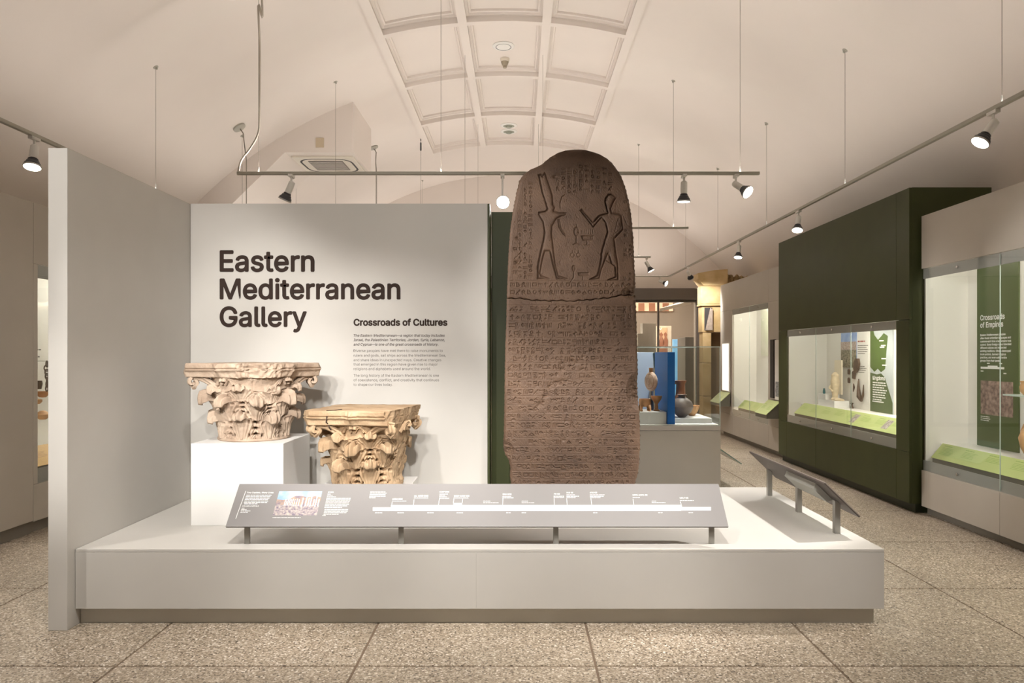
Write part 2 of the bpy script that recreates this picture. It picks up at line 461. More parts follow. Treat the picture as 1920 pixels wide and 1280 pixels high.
for s_, x1, by in (('Diverse peoples have met there to raise monuments to', 830, 659.6), ('rulers and gods, sail ships across the Mediterranean Sea,', 836, 668.3), ('and share ideas in unexpected ways. Creative changes', 827.5, 676.9),
                   ('that emerged in this region have given rise to major', 820.5, 685.2), ('religions and alphabets used around the world.', 807.5, 693.5),
                   ('The long history of the Eastern Mediterranean is one', 823, 706), ('of coexistence, conflict, and creativity that continues', 823.3, 714.5), ('to shape our lives today.', 736.5, 723)):
    put_text(mb, s_, wp(663, by), ux, uy, width=(x1 - 663) * k, bold=0.002)
mb.build('body_lettering', PRINTG, tw)
# dark green backing behind the slab
gb = MB().box(-0.225, 0.62, 6.045, 6.13, ZP, 2.766, 0.002).build('display_backdrop', GREEN)
tag(gb, 'dark olive green backing panel behind the carved brown slab', 'panel')

# pedestals
p1 = MB().box(-2.167, -1.556, 4.80, 5.41, ZP, 0.99, 0.002).build('display_pedestal', WHITEP)
tag(p1, 'tall white block pedestal under the stone capital with the broken front corner', 'pedestal')
p2 = MB().box(-1.35, -0.74, 4.74, 5.35, ZP, 0.68, 0.002).build('display_pedestal', WHITEP)
tag(p2, 'low white block pedestal under the stone capital with the cracked abacus', 'pedestal')

# ------------------------------------------------------------------ Corinthian capitals (carved stone)
def fnoise(x, y, z, seed, oct_=4):
    """smooth value noise from summed random sines"""
    rs = np.random.RandomState(seed); o = np.zeros_like(x); amp = 1.0; fr = 1.0
    for _ in range(oct_):
        for _k in range(5):
            d = rs.normal(size=3) * fr; ph = rs.uniform(0, 6.28)
            o += amp * np.sin(d[0]*x + d[1]*y + d[2]*z + ph) / 5
        amp *= 0.55; fr *= 2.1
    return o
def np_mesh(name, V, faces, m, parent, smooth=True):
    me = bpy.data.meshes.new(name)
    og = wloc(parent)
    V = V - np.array(og)
    nf = len(faces)
    me.vertices.add(len(V)); me.vertices.foreach_set('co', V.astype(np.float32).ravel())
    me.loops.add(nf * 4); me.loops.foreach_set('vertex_index', faces.astype(np.int32).ravel())
    me.polygons.add(nf)
    me.polygons.foreach_set('loop_start', np.arange(0, nf * 4, 4, dtype=np.int32))
    me.polygons.foreach_set('use_smooth', np.full(nf, bool(smooth)))
    me.materials.append(m); me.update(calc_edges=True); me.validate()
    o = bpy.data.objects.new(name, me); C.objects.link(o); o.parent = parent
    return o

def capital(c, H, rot, breaks, stone, label, seed, crack=None, novol=()):
    """c base centre, rot angle (deg) of the flower face seen from the front (+ = to the right), breaks: (angle deg, radius, roughness)"""
    t0 = thing('corinthian_capital', c, label, 'capital')
    N, A0 = 560, math.radians(-90 + rot)                # theta measured so that rot=0 faces the camera (-Y)
    th = np.arange(N) / N * 2 * PI
    def leafpar(off):                                   # signed distance from the leaf centre line, -1..1
        q = ((th - A0 - off) / (PI / 4)) % 1.0
        q = np.where(q > 0.5, q - 1, q)
        return q * 2
    rows_r, rows_z, rows_d = [], [], []
    def row(r, z, d=None): rows_r.append(np.broadcast_to(r, (N,)).copy()); rows_z.append(np.broadcast_to(z, (N,)).copy()); rows_d.append(np.zeros(N) if d is None else d)
    rb = lambda z: 0.219 + 0.03 * (z / H) + 0.05 * (z / H) ** 2
    def tier(z0, z1, off, cmax, thk, nr, drill, wl):
        t = leafpar(off); at = np.abs(t)
        lf = np.sqrt(np.clip(1 - (at / 0.98) ** 2.6, 0, 1))
        curl = cmax * np.sqrt(np.clip(1 - (at / wl) ** 2, 0, 1)) * (1 + 0.18 * np.sin(3 * th + seed)) * (1 + 0.13 * np.cos(2 * PI * 3.2 * at))
        zt = z1 * (1 - 0.0 * at) + 0.012 * np.sin(5 * th + seed) - (z1 - z0) * 0.10 * at ** 2
        for j in range(nr):
            f = j / (nr - 1); z = z0 + (zt - z0) * f * 0.96
            spread = 0.30 + 0.75 * f ** 0.8
            q = t / spread
            ribs = 0.5 + 0.5 * np.cos(2 * PI * 2.6 * (at / (0.35 + 0.5 * f)) - 1.1 * f)
            mid = np.exp(-(at / 0.07) ** 2) * (1 - 0.5 * f)
            lf = np.sqrt(np.clip(1 - (at / (0.99 - 0.34 * f ** 2)) ** 2.6, 0, 1))
            body = thk * (0.55 + 0.45 * f) * lf
            lobe = 0.5 + 0.5 * np.cos(2 * PI * (f * 3.2 - at * 0.9))
            dr = -0.9 * thk * (ribs * 0.42) * (0.3 + 0.7 * np.clip(at * 2, 0, 1)) + 0.3 * thk * mid
            hole = drill * np.clip((at - 0.70) * 5, 0, 1) * np.clip(lobe * 2.0 - 1.0, 0, 1) * np.clip(f * 6 - .4, 0, 1)
            hole2 = 0.6 * drill * np.exp(-((at - 0.52) / 0.07) ** 2) * np.clip(np.sin(f * 9.5) * 1.6 - .6, 0, 1)
            flare = 0.030 * lf * np.clip(f - 0.55, 0, 1) ** 1.5 * 2.2
            row(rb(z) + body + dr - hole - hole2 + flare, z)
        zb = z0 + (zt - z0) * 0.96; r0 = rb(zb) + thk * lf + 0.02 * lf
        dent = 0.010 * np.cos(2 * PI * 3.0 * at) * np.clip(1 - at, 0, 1)
        for (a, b) in ((0.25, 0.12), (0.55, 0.15), (0.82, -0.05), (0.90, -0.32), (0.92, -0.58), (1.0, -0.62), (1.08, -0.42), (1.13, -0.10), (1.08, 0.25), (0.95, 0.55), (0.62, 0.72), (0.30, 0.72), (0.0, 0.60)):
            base = r0 + (rb(zb) - r0) * (0 if b < 0.5 else (1 - a))
            row(base + curl * a + (dent * 0.6 if a > 0.5 else 0), zb + 1.75 * curl * (b + 0.05) + dent * 0.8)
    row(0.001, 0.0); row(0.232, 0.0); row(0.240, 0.004); row(0.241, 0.014); row(0.236, 0.018)
    tier(0.019, 0.165, PI / 8, 0.028, 0.034, 30, 0.075, 0.42)
    tier(0.180, 0.275, 0.0, 0.035, 0.040, 22, 0.055, 0.42)
    tier(0.295, 0.352, PI / 8, 0.022, 0.020, 14, 0.010, 0.36)
    for f in np.linspace(0, 1, 8): row(rb(0.38 + 0.045 * f) + 0.02 * f ** 2, 0.385 + (H * 0.83 - 0.385) * f)
    row(0.001, H * 0.83)
    Rr, Zz = np.array(rows_r), np.array(rows_z)
    X, Y = Rr * np.cos(th), Rr * np.sin(th)
    def finish(X, Y, Z, amp=0.0035):
        n = fnoise(X * 28, Y * 28, Z * 28, seed) ; n2 = fnoise(X * 75, Y * 75, Z * 75, seed + 5, 3)
        rr = np.sqrt(X**2 + Y**2) + 1e-6
        dsp = np.where(rr > 0.05, amp * n + 0.0018 * n2, 0)
        X, Y = X + X / rr * dsp, Y + Y / rr * dsp
        for (ang, rad, rough, zlo, tilt) in breaks:
            a = math.radians(-90 + ang); dx, dy = math.cos(a), math.sin(a)
            lim = rad + tilt * (Z - H * 0.85) + rough * fnoise(X * 16, Y * 16, Z * 16, seed + 9, 4) + 0.3 * rough * n2
            s_ = X * dx + Y * dy
            ex = np.where(Z > zlo, np.clip(s_ - lim, 0, 1), 0)
            ex = ex * np.clip((Z - zlo) / 0.03, 0, 1)
            X, Y = X - dx * ex, Y - dy * ex
        return X, Y, Z
    X, Y, Zz = finish(X, Y, Zz)
    M = len(rows_r)
    V = np.stack([X + c[0], Y + c[1], Zz + c[2]], -1).reshape(-1, 3)
    I = np.arange(M * N).reshape(M, N); J = np.roll(I, -1, 1)
    Fq = np.stack([I[:-1], J[:-1], J[1:], I[1:]], -1).reshape(-1, 4)
    np_mesh('leaf_bell', V, Fq, stone, t0)
    # abacus: concave sides, two mouldings
    NA = 320; pa = np.arange(NA) / NA * 2 * PI
    q = ((pa - A0) / (PI / 2)) % 1.0; q = np.where(q > 0.5, q - 1, q) * 2      # -1..1 across a side, 0 = face centre
    aq = np.abs(q)
    side = 0.322 + 0.040 * aq ** 2
    ab_r = np.minimum(side / np.cos(np.clip(aq, 0, 1) * PI / 4 * 0.995), 0.478 - 0.0 * aq)
    fle = np.exp(-(q / 0.13) ** 2)                                              # flower boss
    rows = []
    z0 = H * 0.815
    for (fr, zz, fl) in ((0.02, 0.0, 0), (0.90, 0.0, 0), (0.935, 0.004, .2), (0.94, 0.02, .5), (0.945, 0.036, .8), (0.965, 0.044, 1), (0.99, 0.048, 1), (0.992, 0.052, 1), (0.965, 0.055, 1), (0.968, 0.061, 1), (1.0, 0.066, 1), (1.0, 0.078, .9), (0.995, H - z0 - 0.004, .6), (0.98, H - z0, .3), (0.5, H - z0 + 0.001, 0), (0.02, H - z0, 0)):
        bo = 0.035 * fle * fl * (1 + 0.3 * np.cos(q * 40))
        rows.append((ab_r * fr + bo, np.full(NA, z0 + zz)))
    # more rings along the moulding for the breaks
    R2, Z2 = np.array([r_[0] for r_ in rows]), np.array([r_[1] for r_ in rows])
    def up(Am, kk):
        o = []
        for i in range(len(Am) - 1):
            for s_ in range(kk): o.append(Am[i] + (Am[i+1] - Am[i]) * s_ / kk)
        o.append(Am[-1]); return np.array(o)
    R2, Z2 = up(R2, 3), up(Z2, 3)
    X, Y = R2 * np.cos(pa), R2 * np.sin(pa)
    for kq in range(4):                                                         # corners worn blunt
        a = A0 + PI / 4 + kq * PI / 2; dx, dy = math.cos(a), math.sin(a)
        ex = np.clip(X * dx + Y * dy - (0.450 + 0.010 * fnoise(X * 30 + kq, Y * 30, Z2 * 30, seed + 20, 3) - 0.25 * np.abs(Z2 - 0.485)), 0, 1)
        X, Y = X - dx * ex, Y - dy * ex
    X, Y, Z2 = finish(X, Y, Z2, 0.0065)
    Z2 = Z2 + 0.0030 * fnoise(X * 22, Y * 22, Z2 * 22, seed + 2, 4)
    V = np.stack([X + c[0], Y + c[1], Z2 + c[2]], -1).reshape(-1, 3)
    M = len(R2); I = np.arange(M * NA).reshape(M, NA); J = np.roll(I, -1, 1)
    Fq = np.stack([I[:-1], J[:-1], J[1:], I[1:]], -1).reshape(-1, 4)
    ab = np_mesh('abacus', V, Fq, stone, t0)
    # volutes under the corners and inner helices at the face centres
    def P3(a, r, z): return Vector((c[0] + r * math.cos(a), c[1] + r * math.sin(a), c[2] + z))
    def ribbon(pts, w_, t_, name):
        pr = MB()
        pts = [Vector(p) for p in pts]; n = len(pts); vs_ = []; fs = []
        for i, p in enumerate(pts):
            tg = (pts[min(i+1, n-1)] - pts[max(i-1, 0)]).normalized()
            rad = Vector((p.x - c[0], p.y - c[1], 0)).normalized()
            nn = rad.cross(tg).normalized()
            ww = w_ * (0.65 + 0.35 * i / (n - 1))
            prof8 = [(-1, -.6), (-1, .6), (-.55, 1), (-.2, .45), (.2, .45), (.55, 1), (1, .6), (1, -.6)]
            for (a_, b_) in prof8: vs_.append(p + nn * (ww * 0.5 * a_) + rad * (t_ * b_))
        for i in range(n - 1):
            for k_ in range(8): fs.append((i*8+k_, i*8+(k_+1) % 8, (i+1)*8+(k_+1) % 8, (i+1)*8+k_))
        fs.append(tuple(range(8))[::-1]); fs.append(tuple((n-1)*8+k_ for k_ in range(8)))
        pr.add(vs_, fs); pr.build(name, stone, t0, smooth=50)
    for qd in range(4):
        cen = A0 + qd * PI / 2
        for sg in (-1, 1):
            corner = cen + sg * PI / 4
            cdeg = round((math.degrees(cen - A0) + sg * 45)) % 360
            if (qd, sg) in novol: pass
            else:
                pts = []
                for i in range(15):
                    f = i / 14
                    a = cen + sg * (0.30 + (0.44) * f ** 0.9)
                    r_ = 0.262 + 0.135 * f ** 1.15
                    z = 0.350 + 0.088 * math.sin(f * PI / 2 * 1.05)
                    pts.append(P3(a, r_, z))
                # scroll
                ce = P3(corner - sg * 0.07, 0.372, 0.400); ax = Vector((math.cos(corner), math.sin(corner), 0))
                for i in range(1, 15):
                    ang = PI / 2 - i * 0.42; rr = 0.040 * (1 - i / 18)
                    pts.append(ce + ax * (rr * math.cos(ang) + 0.012) + Vector((0, 0, rr * math.sin(ang))))
                ribbon(pts, 0.056, 0.016, 'volute')
            pts = []
            for i in range(13):
                f = i / 12; a = cen + sg * (0.34 - 0.30 * math.sin(f * PI * 0.5) * 1.0)
                z = 0.372 + 0.062 * math.sin(f * PI * 0.80); pts.append(P3(a, 0.268 + 0.030 * f, z))
            ribbon(pts, 0.026, 0.013, 'helix')
            pts = []
            for i in range(11):
                f = i / 10; a = cen + sg * (0.05 + 0.20 * f); z = 0.385 + 0.034 * math.sin(f * PI)
                pts.append(P3(a, 0.282, z))
            ribbon(pts, 0.016, 0.010, 'helix')
    if crack:
        # the mended break through the abacus: a dark seam standing in the joint
        a = A0 + math.radians(crack); mb = MB()
        rc = 0.318 / math.cos(math.radians(abs(crack))) * 1.022
        pts = [P3(a + 0.012 * math.sin(i * 1.7), rc * (0.90 if i == 0 else 0.955 if i < 3 else 1.006) * (1 if i < 7 else 0.99), z0 - 0.03 + (H - z0 + 0.031) * i / 7) for i in range(8)]
        pts += [P3(a + 0.03, rc * 0.8, H + 0.0005), P3(a + 0.02, rc * 0.66, H + 0.0005)]
        mb.tube(pts, 0.0042, 6); mb.build('crack_seam', mat('crack dark', (0.05, 0.03, 0.02), 0.9), t0)
    return t0

LIMEST = mat('pinkish limestone', (0.35, 0.255, 0.185), 0.85, scale=9, col2=(0.51, 0.40, 0.305), bump=0.35, bscale=90, detail=6)
LIMEST2 = mat('golden limestone', (0.37, 0.245, 0.14), 0.85, scale=8, col2=(0.54, 0.39, 0.245), bump=0.35, bscale=90, detail=6)
capital((-1.86, 5.11, 0.99), 0.53, -22.5, [(26, 0.300, 0.030, 0.28, 0.22), (62, 0.345, 0.018, 0.40, 0.0)], LIMEST,
        'pinkish carved stone capital with broken front corner on the tall white pedestal', 3, novol=((0, 1), (1, -1)))
capital((-1.045, 5.045, 0.68), 0.53, -8.0, [(82, 0.262, 0.012, 0.03, 0.12), (62, 0.33, 0.015, 0.2, 0.1)], LIMEST2,
        'golden carved stone capital with a cracked abacus on the low white pedestal', 8, crack=-27, novol=((1, -1), (1, 1)))

# ------------------------------------------------------------------ carved slab (two fragments)
SD = 5.20                                              # its front plane
def stone_slab():
    q = SD / F
    oc6 = lambda l: [(930 + x / 3.766, 260 + y / 3.766) for x, y in l]
    oc7 = lambda l: [(930 + x / 3.555, 560 + y / 3.555) for x, y in l]
    left = oc6([(560,69),(490,76),(440,92),(390,120),(340,160),(290,190),(240,215),(195,245),(165,290),(145,370),(120,500),(100,640),(88,800),(76,1110)]) + \
        oc7([(68,150),(62,300),(58,500),(55,700),(52,900),(47,990),(60,1045),(85,1075),(96,1130),(92,1190),(100,1230),(108,1300),(112,1425)])
    right = oc6([(590,69),(630,71),(680,84),(740,105),(790,135),(830,175),(870,230),(900,290),(925,370),(945,460),(960,560),(972,700),(978,850),(985,1000),(988,1110)]) + \
        oc7([(940,200),(945,400),(950,550),(955,700),(962,850),(962,1000),(955,1120),(945,1180),(930,1230),(918,1320),(910,1425)])
    Lp, Rp = np.array(left), np.array(right)
    ytop, ybot, ycr = Lp[0, 1], Lp[-1, 1] - 0.5, 556.5
    ly, lx, ry, rx = Lp[:, 1], Lp[:, 0], Rp[:, 1], Rp[:, 0]
    # relief canvas, 2.5 cells per pixel
    cx0, cy0, S = 940.0, 275.0, 2.5
    CW, CH = int(266 * S), int(692 * S)
    H = np.zeros((CH, CW), np.float32)
    rs = random.Random(5)
    def window(x0, y0, x1, y1):
        a, b = max(0, int((x0 - cx0) * S)), min(CW, int((x1 - cx0) * S) + 2); c_, d_ = max(0, int((y0 - cy0) * S)), min(CH, int((y1 - cy0) * S) + 2)
        if b <= a or d_ <= c_: return None
        gx, gy = np.meshgrid(np.arange(a, b) / S + cx0, np.arange(c_, d_) / S + cy0)
        return (slice(c_, d_), slice(a, b)), gx, gy
    def segd(gx, gy, p, q_):
        dx, dy = q_[0] - p[0], q_[1] - p[1]; L2 = dx*dx + dy*dy + 1e-9
        t = np.clip(((gx - p[0]) * dx + (gy - p[1]) * dy) / L2, 0, 1)
        return np.hypot(gx - p[0] - t * dx, gy - p[1] - t * dy)
    def stroke(pts, w_, dep):
        xs = [p[0] for p in pts]; ys = [p[1] for p in pts]
        W = window(min(xs) - 3, min(ys) - 3, max(xs) + 3, max(ys) + 3)
        if W is None: return
        sl, gx, gy = W; d = np.full(gx.shape, 1e9)
        for a, b in zip(pts[:-1], pts[1:]): d = np.minimum(d, segd(gx, gy, a, b))
        H[sl] = np.minimum(H[sl], -dep * np.clip(1.3 - d / w_, 0, 1))
    def figure(poly, dep=0.020, fall=1.7, belly=0.006):
        xs = [p[0] for p in poly]; ys = [p[1] for p in poly]
        sl, gx, gy = window(min(xs) - 3, min(ys) - 3, max(xs) + 3, max(ys) + 3)
        ins = np.zeros(gx.shape, bool); d = np.full(gx.shape, 1e9); n = len(poly)
        for i in range(n):
            a, b = poly[i], poly[(i + 1) % n]
            d = np.minimum(d, segd(gx, gy, a, b))
            cr = ((a[1] > gy) != (b[1] > gy)) & (gx < (b[0] - a[0]) * (gy - a[1]) / (b[1] - a[1] + 1e-12) + a[0])
            ins ^= cr
        h = -dep * np.exp(-d / fall) - belly
        out = -dep * np.clip(1 - d / 0.9, 0, 1)
        H[sl] = np.minimum(H[sl], np.where(ins, h, out))
    def glyph(x, y, s):
        k_ = rs.randrange(12); D = rs.uniform(0.0045, 0.009); w_ = 0.8
        J = lambda a, b: (x + a * s + rs.uniform(-.3, .3), y + b * s + rs.uniform(-.3, .3))
        if k_ == 0: stroke([J(.1, .2), J(.1, .9)], w_, D); stroke([J(.45, .2), J(.45, .9)], w_, D); stroke([J(.8, .2), J(.8, .9)], w_, D)
        elif k_ == 1: stroke([J(0, .3), J(.2, .55), J(.4, .3), J(.6, .55), J(.8, .3), J(1, .55)], w_, D)
        elif k_ == 2: stroke([(x + s * (.5 + .35 * math.cos(t)), y + s * (.5 + .35 * math.sin(t))) for t in np.linspace(0, 6.28, 12)], w_, D)
        elif k_ == 3: stroke([J(.1, .2), J(.9, .2), J(.9, .8), J(.1, .8), J(.1, .2)], w_, D)
        elif k_ == 4: stroke([J(.2, .95), J(.2, .35), J(.5, .1), J(.7, .3), J(.5, .5), J(.9, .95)], w_, D)
        elif k_ == 5: stroke([J(.1, .9), J(.5, .45), J(.9, .2), J(.75, .05)], w_ * 1.2, D); stroke([J(.5, .5), J(.55, .95)], w_, D)
        elif k_ == 6: stroke([J(0, .25), J(1, .25)], w_, D); stroke([J(0, .7), J(1, .7)], w_, D)
        elif k_ == 7: stroke([J(.5, .05), J(.5, .95)], w_, D); stroke([J(.2, .35), J(.8, .35)], w_, D)
        elif k_ == 8: figure([J(.1, .5), J(.35, .2), J(.6, .35), J(.95, .75), J(.6, .8), J(.3, .9)], D, 1.5, 0.002)
        elif k_ == 9: stroke([J(.1, .5), J(.5, .25), J(.9, .5), J(.5, .7), J(.1, .5)], w_, D)
        elif k_ == 10: stroke([J(.2, .1), J(.2, .9), J(.8, .9)], w_, D); stroke([J(.5, .2), J(.8, .6)], w_, D)
        else: stroke([J(.1, .8), J(.9, .8), J(.5, .4), J(.1, .8)], w_, D)
    # long inscription of the lower fragment
    y = 572.0
    while y < 950:
        a, b = np.interp(y, ly, lx) + 4, np.interp(y, ry, rx) - 4
        stroke([(a, y - 1.2 + rs.uniform(-.3, .3)), ((a + b) / 2, y - 1.2), (b, y - 1.2)], 0.55, 0.0028)
        x = a + 2
        while x < b - 8:
            s = rs.uniform(6.5, 11.5)
            if rs.random() < 0.88:
                if rs.random() < 0.4:
                    glyph(x, y + 0.8, s * 0.62); glyph(x + rs.uniform(-1, 1), y + 7.2, s * 0.62)
                else: glyph(x, y + 1.5, s)
            x += s * 0.92 + 1.2
        y += 15.6
    # columns beside and above the figures, lines under their feet
    for x in (962, 971, 981, 991):
        yy = np.interp(x - 6, lx[:14][::-1], ly[:14][::-1]) + 14
        stroke([(x, yy), (x, 525)], 0.5, 0.0018)
        yv = yy + 3
        while yv < 520:
            if rs.random() < 0.85: glyph(x + 1, yv, 7)
            yv += 8.6
    for x in range(1040, 1150, 11):
        yy = 305 + abs(x - 1090) * 0.14
        stroke([(x, yy), (x, 362)], 0.5, 0.0022)
        yv = yy + 2
        while yv < 356:
            if rs.random() < 0.9: glyph(x + 2, yv, 7.5)
            yv += 8.8
    for x in range(1150, 1185, 10):
        yv = 330
        while yv < 520:
            if rs.random() < 0.35 and x > 1165: glyph(x, yv, 6)
            yv += 9
    stroke([(956, 526), (1186, 526)], 0.7, 0.003); stroke([(955, 541), (1187, 541)], 0.5, 0.002)
    for yy in (528, 542):
        x = 957
        while x < 1176: glyph(x, yy + 1, 9); x += 10.4
    stroke([(1064, 400), (1064, 522)], 0.5, 0.0018)
    # the two figures
    figure([(1009.1,327.4),(1015,326.2),(1017.3,329.2),(1020.8,323.3),(1023.4,326.2),(1036.1,363.7),(1036.7,369.6),(1037.8,382.5),(1041,388),(1038.4,395),(1048.75,398.75),(1062,399),(1061,402),(1051,405.5),(1043.75,410),(1036,422.5),(1035,440),(1038,460),(1040,480),(1042.5,498.75),(1047.5,516.5),(1063.75,522.7),(1043.75,522.5),(1038.75,505),(1033.75,485),(1031,470.6),(1022.5,470.6),(1017.5,487.5),(1013,512.5),(1016,517),(1030,522.5),(1007.5,522.5),(1008,498.75),(1012.5,475),(1017.5,455),(1020.6,436),(1017.5,415),(1009.4,402.5),(1010,397.5),(1022.5,395.6),(1026,392),(1022,377.8),(1016,360),(1011.5,338)])
    figure([(1046,410),(1047.5,425),(1055,437.5),(1061,442.5),(1060.5,438.5),(1053.5,428),(1050.5,411)], 0.009, 2.0)
    stroke([(1017.5,330),(1024,362)], 0.9, 0.008); stroke([(1019,370),(1037,369)], 0.8, 0.005)
    stroke([(1059.5,365.5),(1054,369),(1050.5,380),(1051,389)], 1.1, 0.007)
    figure([(1133.8,378),(1135.5,370.5),(1140.8,363.7),(1146.7,362.6),(1151.4,366),(1156,370.2),(1151.4,377.8),(1146,390.7),(1147.9,398.9),(1161.25,400.6),(1166,403.75),(1169.2,430),(1152.5,447.5),(1153.75,455),(1156,475),(1159.4,492.5),(1160,525),(1138.75,525),(1153.75,518.75),(1152.5,498.75),(1146,494),(1140.5,475),(1134.4,490),(1127.5,507.5),(1124.5,522.5),(1106,523.75),(1120,516),(1122.5,506),(1126.9,482.5),(1126.5,477),(1128.75,467.5),(1133.75,450),(1138.75,435),(1135,417.5),(1128.75,407.5),(1112.5,426),(1087.5,394.5),(1091,391.5),(1112.5,416),(1122.5,403.75),(1140,398.75),(1138.5,396.5),(1136,387)])
    stroke([(1160,408.75),(1151,440),(1164,427.5),(1160,408.75)], 1.1, 0.010); stroke([(1138.75,435),(1151,446)], 0.9, 0.006)
    stroke([(1155,371),(1141,391)], 1.0, 0.008); stroke([(1168,402),(1176,421)], 0.8, 0.005); stroke([(1141,475),(1153,498),(1137,488),(1141,475)], 1.0, 0.010)
    # vases, offering table, cartouche rings between them
    ell = lambda cx, cy, a, b: [(cx + a * math.cos(t), cy + b * math.sin(t)) for t in np.linspace(0, 6.28, 16)]
    figure(ell(1081, 434, 5, 8.5), 0.008, 1.6); stroke([(1081, 442), (1081, 456)], 1.2, 0.007); stroke([(1075, 458.5), (1081, 455.5), (1087, 458.5)], 1.0, 0.006); stroke([(1081, 421), (1081, 426)], 1.1, 0.006)
    figure([(1090, 442), (1112.5, 442), (1112, 448), (1108, 450), (1093, 450)], 0.009, 2); stroke([(1101, 450), (1101, 458)], 1.1, 0.006); stroke([(1096, 459), (1106, 459)], .9, .005)
    for i in range(6): stroke([(1092 + i * 3.9, 431), (1092 + i * 3.9, 438)], 0.7, 0.005)
    for cx in (1074, 1085): stroke(ell(cx, 478, 3.6, 3.6), 0.9, 0.005); stroke([(cx, 469), (cx, 474)], .8, .004)
    figure(ell(1076, 503, 3.4, 5.5), 0.007, 1.5); stroke([(1076, 508), (1076, 520), (1069, 530)], 1.1, 0.006)
    figure([(1084, 511.5), (1104, 511), (1104, 515), (1094, 517), (1085, 515.5)], 0.007, 1.8); stroke([(1093, 516), (1093, 524)], .9, .005)
    # wear: shallow pits, larger spalls, the diagonal scar
    for _ in range(2200):
        x, y_ = rs.uniform(946, 1198), rs.uniform(285, 955); r_ = rs.choice([0.6, 0.8, 1.0, 1.4])
        W = window(x - 3, y_ - 3, x + 3, y_ + 3)
        if W: sl, gx, gy = W; H[sl] -= rs.uniform(0.0015, 0.004) * np.exp(-((gx - x)**2 + (gy - y_)**2) / r_**2)
    pits = [(1040,331,2.5,.014),(970,446,2.8,.012),(971,491,3,.012),(1058,595,3.5,.006),(1089,620,3,.006),(1048,717,3.5,.014),(1055,714,3,.010),(1021,743,2.6,.013),(1026,741,3,.008),(1090,693,3,.008),(1012,755,3,.008),(1073,676,3,.007),(1080,655,3,.006),(955,694,2.6,.009),(1063,789,3,.007),(1072,792,3,.008),(1057,825,2.5,.008)]
    for _ in range(45):
        f = rs.random(); pits.append((995 + 115 * f + rs.gauss(0, 10), 775 - 150 * f + rs.gauss(0, 14), rs.uniform(1.5, 3.5), rs.uniform(.003, .008)))
    for (x, y_, r_, dp) in pits:
        sl, gx, gy = window(x - 12, y_ - 12, x + 12, y_ + 12)
        H[sl] -= dp * np.exp(-(((gx - x) / 1.3)**2 + (gy - y_)**2) / r_**2)
    def sample(x, y_):
        fx, fy = np.clip((x - cx0) * S, 0, CW - 1.001), np.clip((y_ - cy0) * S, 0, CH - 1.001)
        ix, iy = fx.astype(int), fy.astype(int); ax, ay = fx - ix, fy - iy
        return (H[iy, ix] * (1-ax) + H[iy, ix+1] * ax) * (1-ay) + (H[iy+1, ix] * (1-ax) + H[iy+1, ix+1] * ax) * ay
    ol = [tuple(p) for p in left] [::-1] + [tuple(p) for p in right]
    t0 = thing('carved_stela', (((945 + 1200) / 2 - VX) * q, SD + 0.18, ZP), 'tall round-topped brown stone slab carved with two figures and rows of signs', 'stone slab')
    stone = bpy.data.materials.new('brown basalt'); stone.use_nodes = True
    nt = stone.node_tree; b = nt.nodes['Principled BSDF']; b.inputs['Roughness'].default_value = 0.62
    tc = nt.nodes.new('ShaderNodeTexCoord')
    n1 = nt.nodes.new('ShaderNodeTexNoise'); n1.inputs['Scale'].default_value = 3.5; n1.inputs['Detail'].default_value = 8; n1.inputs['Roughness'].default_value = 0.65
    n2 = nt.nodes.new('ShaderNodeTexNoise'); n2.inputs['Scale'].default_value = 220; n2.inputs['Detail'].default_value = 2
    for n_ in (n1, n2): nt.links.new(tc.outputs['Object'], n_.inputs['Vector'])
    r1 = nt.nodes.new('ShaderNodeValToRGB'); r1.color_ramp.elements[0].color = (0.080, 0.046, 0.029, 1); r1.color_ramp.elements[1].color = (0.160, 0.096, 0.060, 1)
    r1.color_ramp.elements[0].position = 0.3; r1.color_ramp.elements[1].position = 0.72
    r2 = nt.nodes.new('ShaderNodeValToRGB'); r2.color_ramp.elements[0].color = (0.75, 0.75, 0.75, 1); r2.color_ramp.elements[1].color = (1.25, 1.22, 1.18, 1)
    nt.links.new(n1.outputs['Fac'], r1.inputs['Fac']); nt.links.new(n2.outputs['Fac'], r2.inputs['Fac'])
    mx = nt.nodes.new('ShaderNodeMix'); mx.data_type = 'RGBA'; mx.blend_type = 'MULTIPLY'; mx.inputs[0].default_value = 1
    nt.links.new(r1.outputs['Color'], mx.inputs[6]); nt.links.new(r2.outputs['Color'], mx.inputs[7]); nt.links.new(mx.outputs[2], b.inputs['Base Color'])
    bp = nt.nodes.new('ShaderNodeBump'); bp.inputs['Strength'].default_value = 0.25; bp.inputs['Distance'].default_value = 0.004
    nt.links.new(n2.outputs['Fac'], bp.inputs['Height']); nt.links.new(bp.outputs['Normal'], b.inputs['Normal'])
    NU = 400
    u = np.linspace(0, 1, NU); u = 0.5 - 0.5 * np.cos(PI * u) * (0.25 + 0.75 * np.abs(np.cos(PI * u)) ** 0.0) if False else u
    crk = lambda u_: 5.0 * np.sin(PI * np.clip(u_ * 1.15 + 0.02, 0, 1)) * 1.4 - 5.5 * np.clip((u_ - 0.72) / 0.28, 0, 1) + 0.9 * np.sin(u_ * 41) * 0.6 + 0.6 * np.sin(u_ * 97 + 1) + 0.5 * np.sin(u_ * 23 + 2)
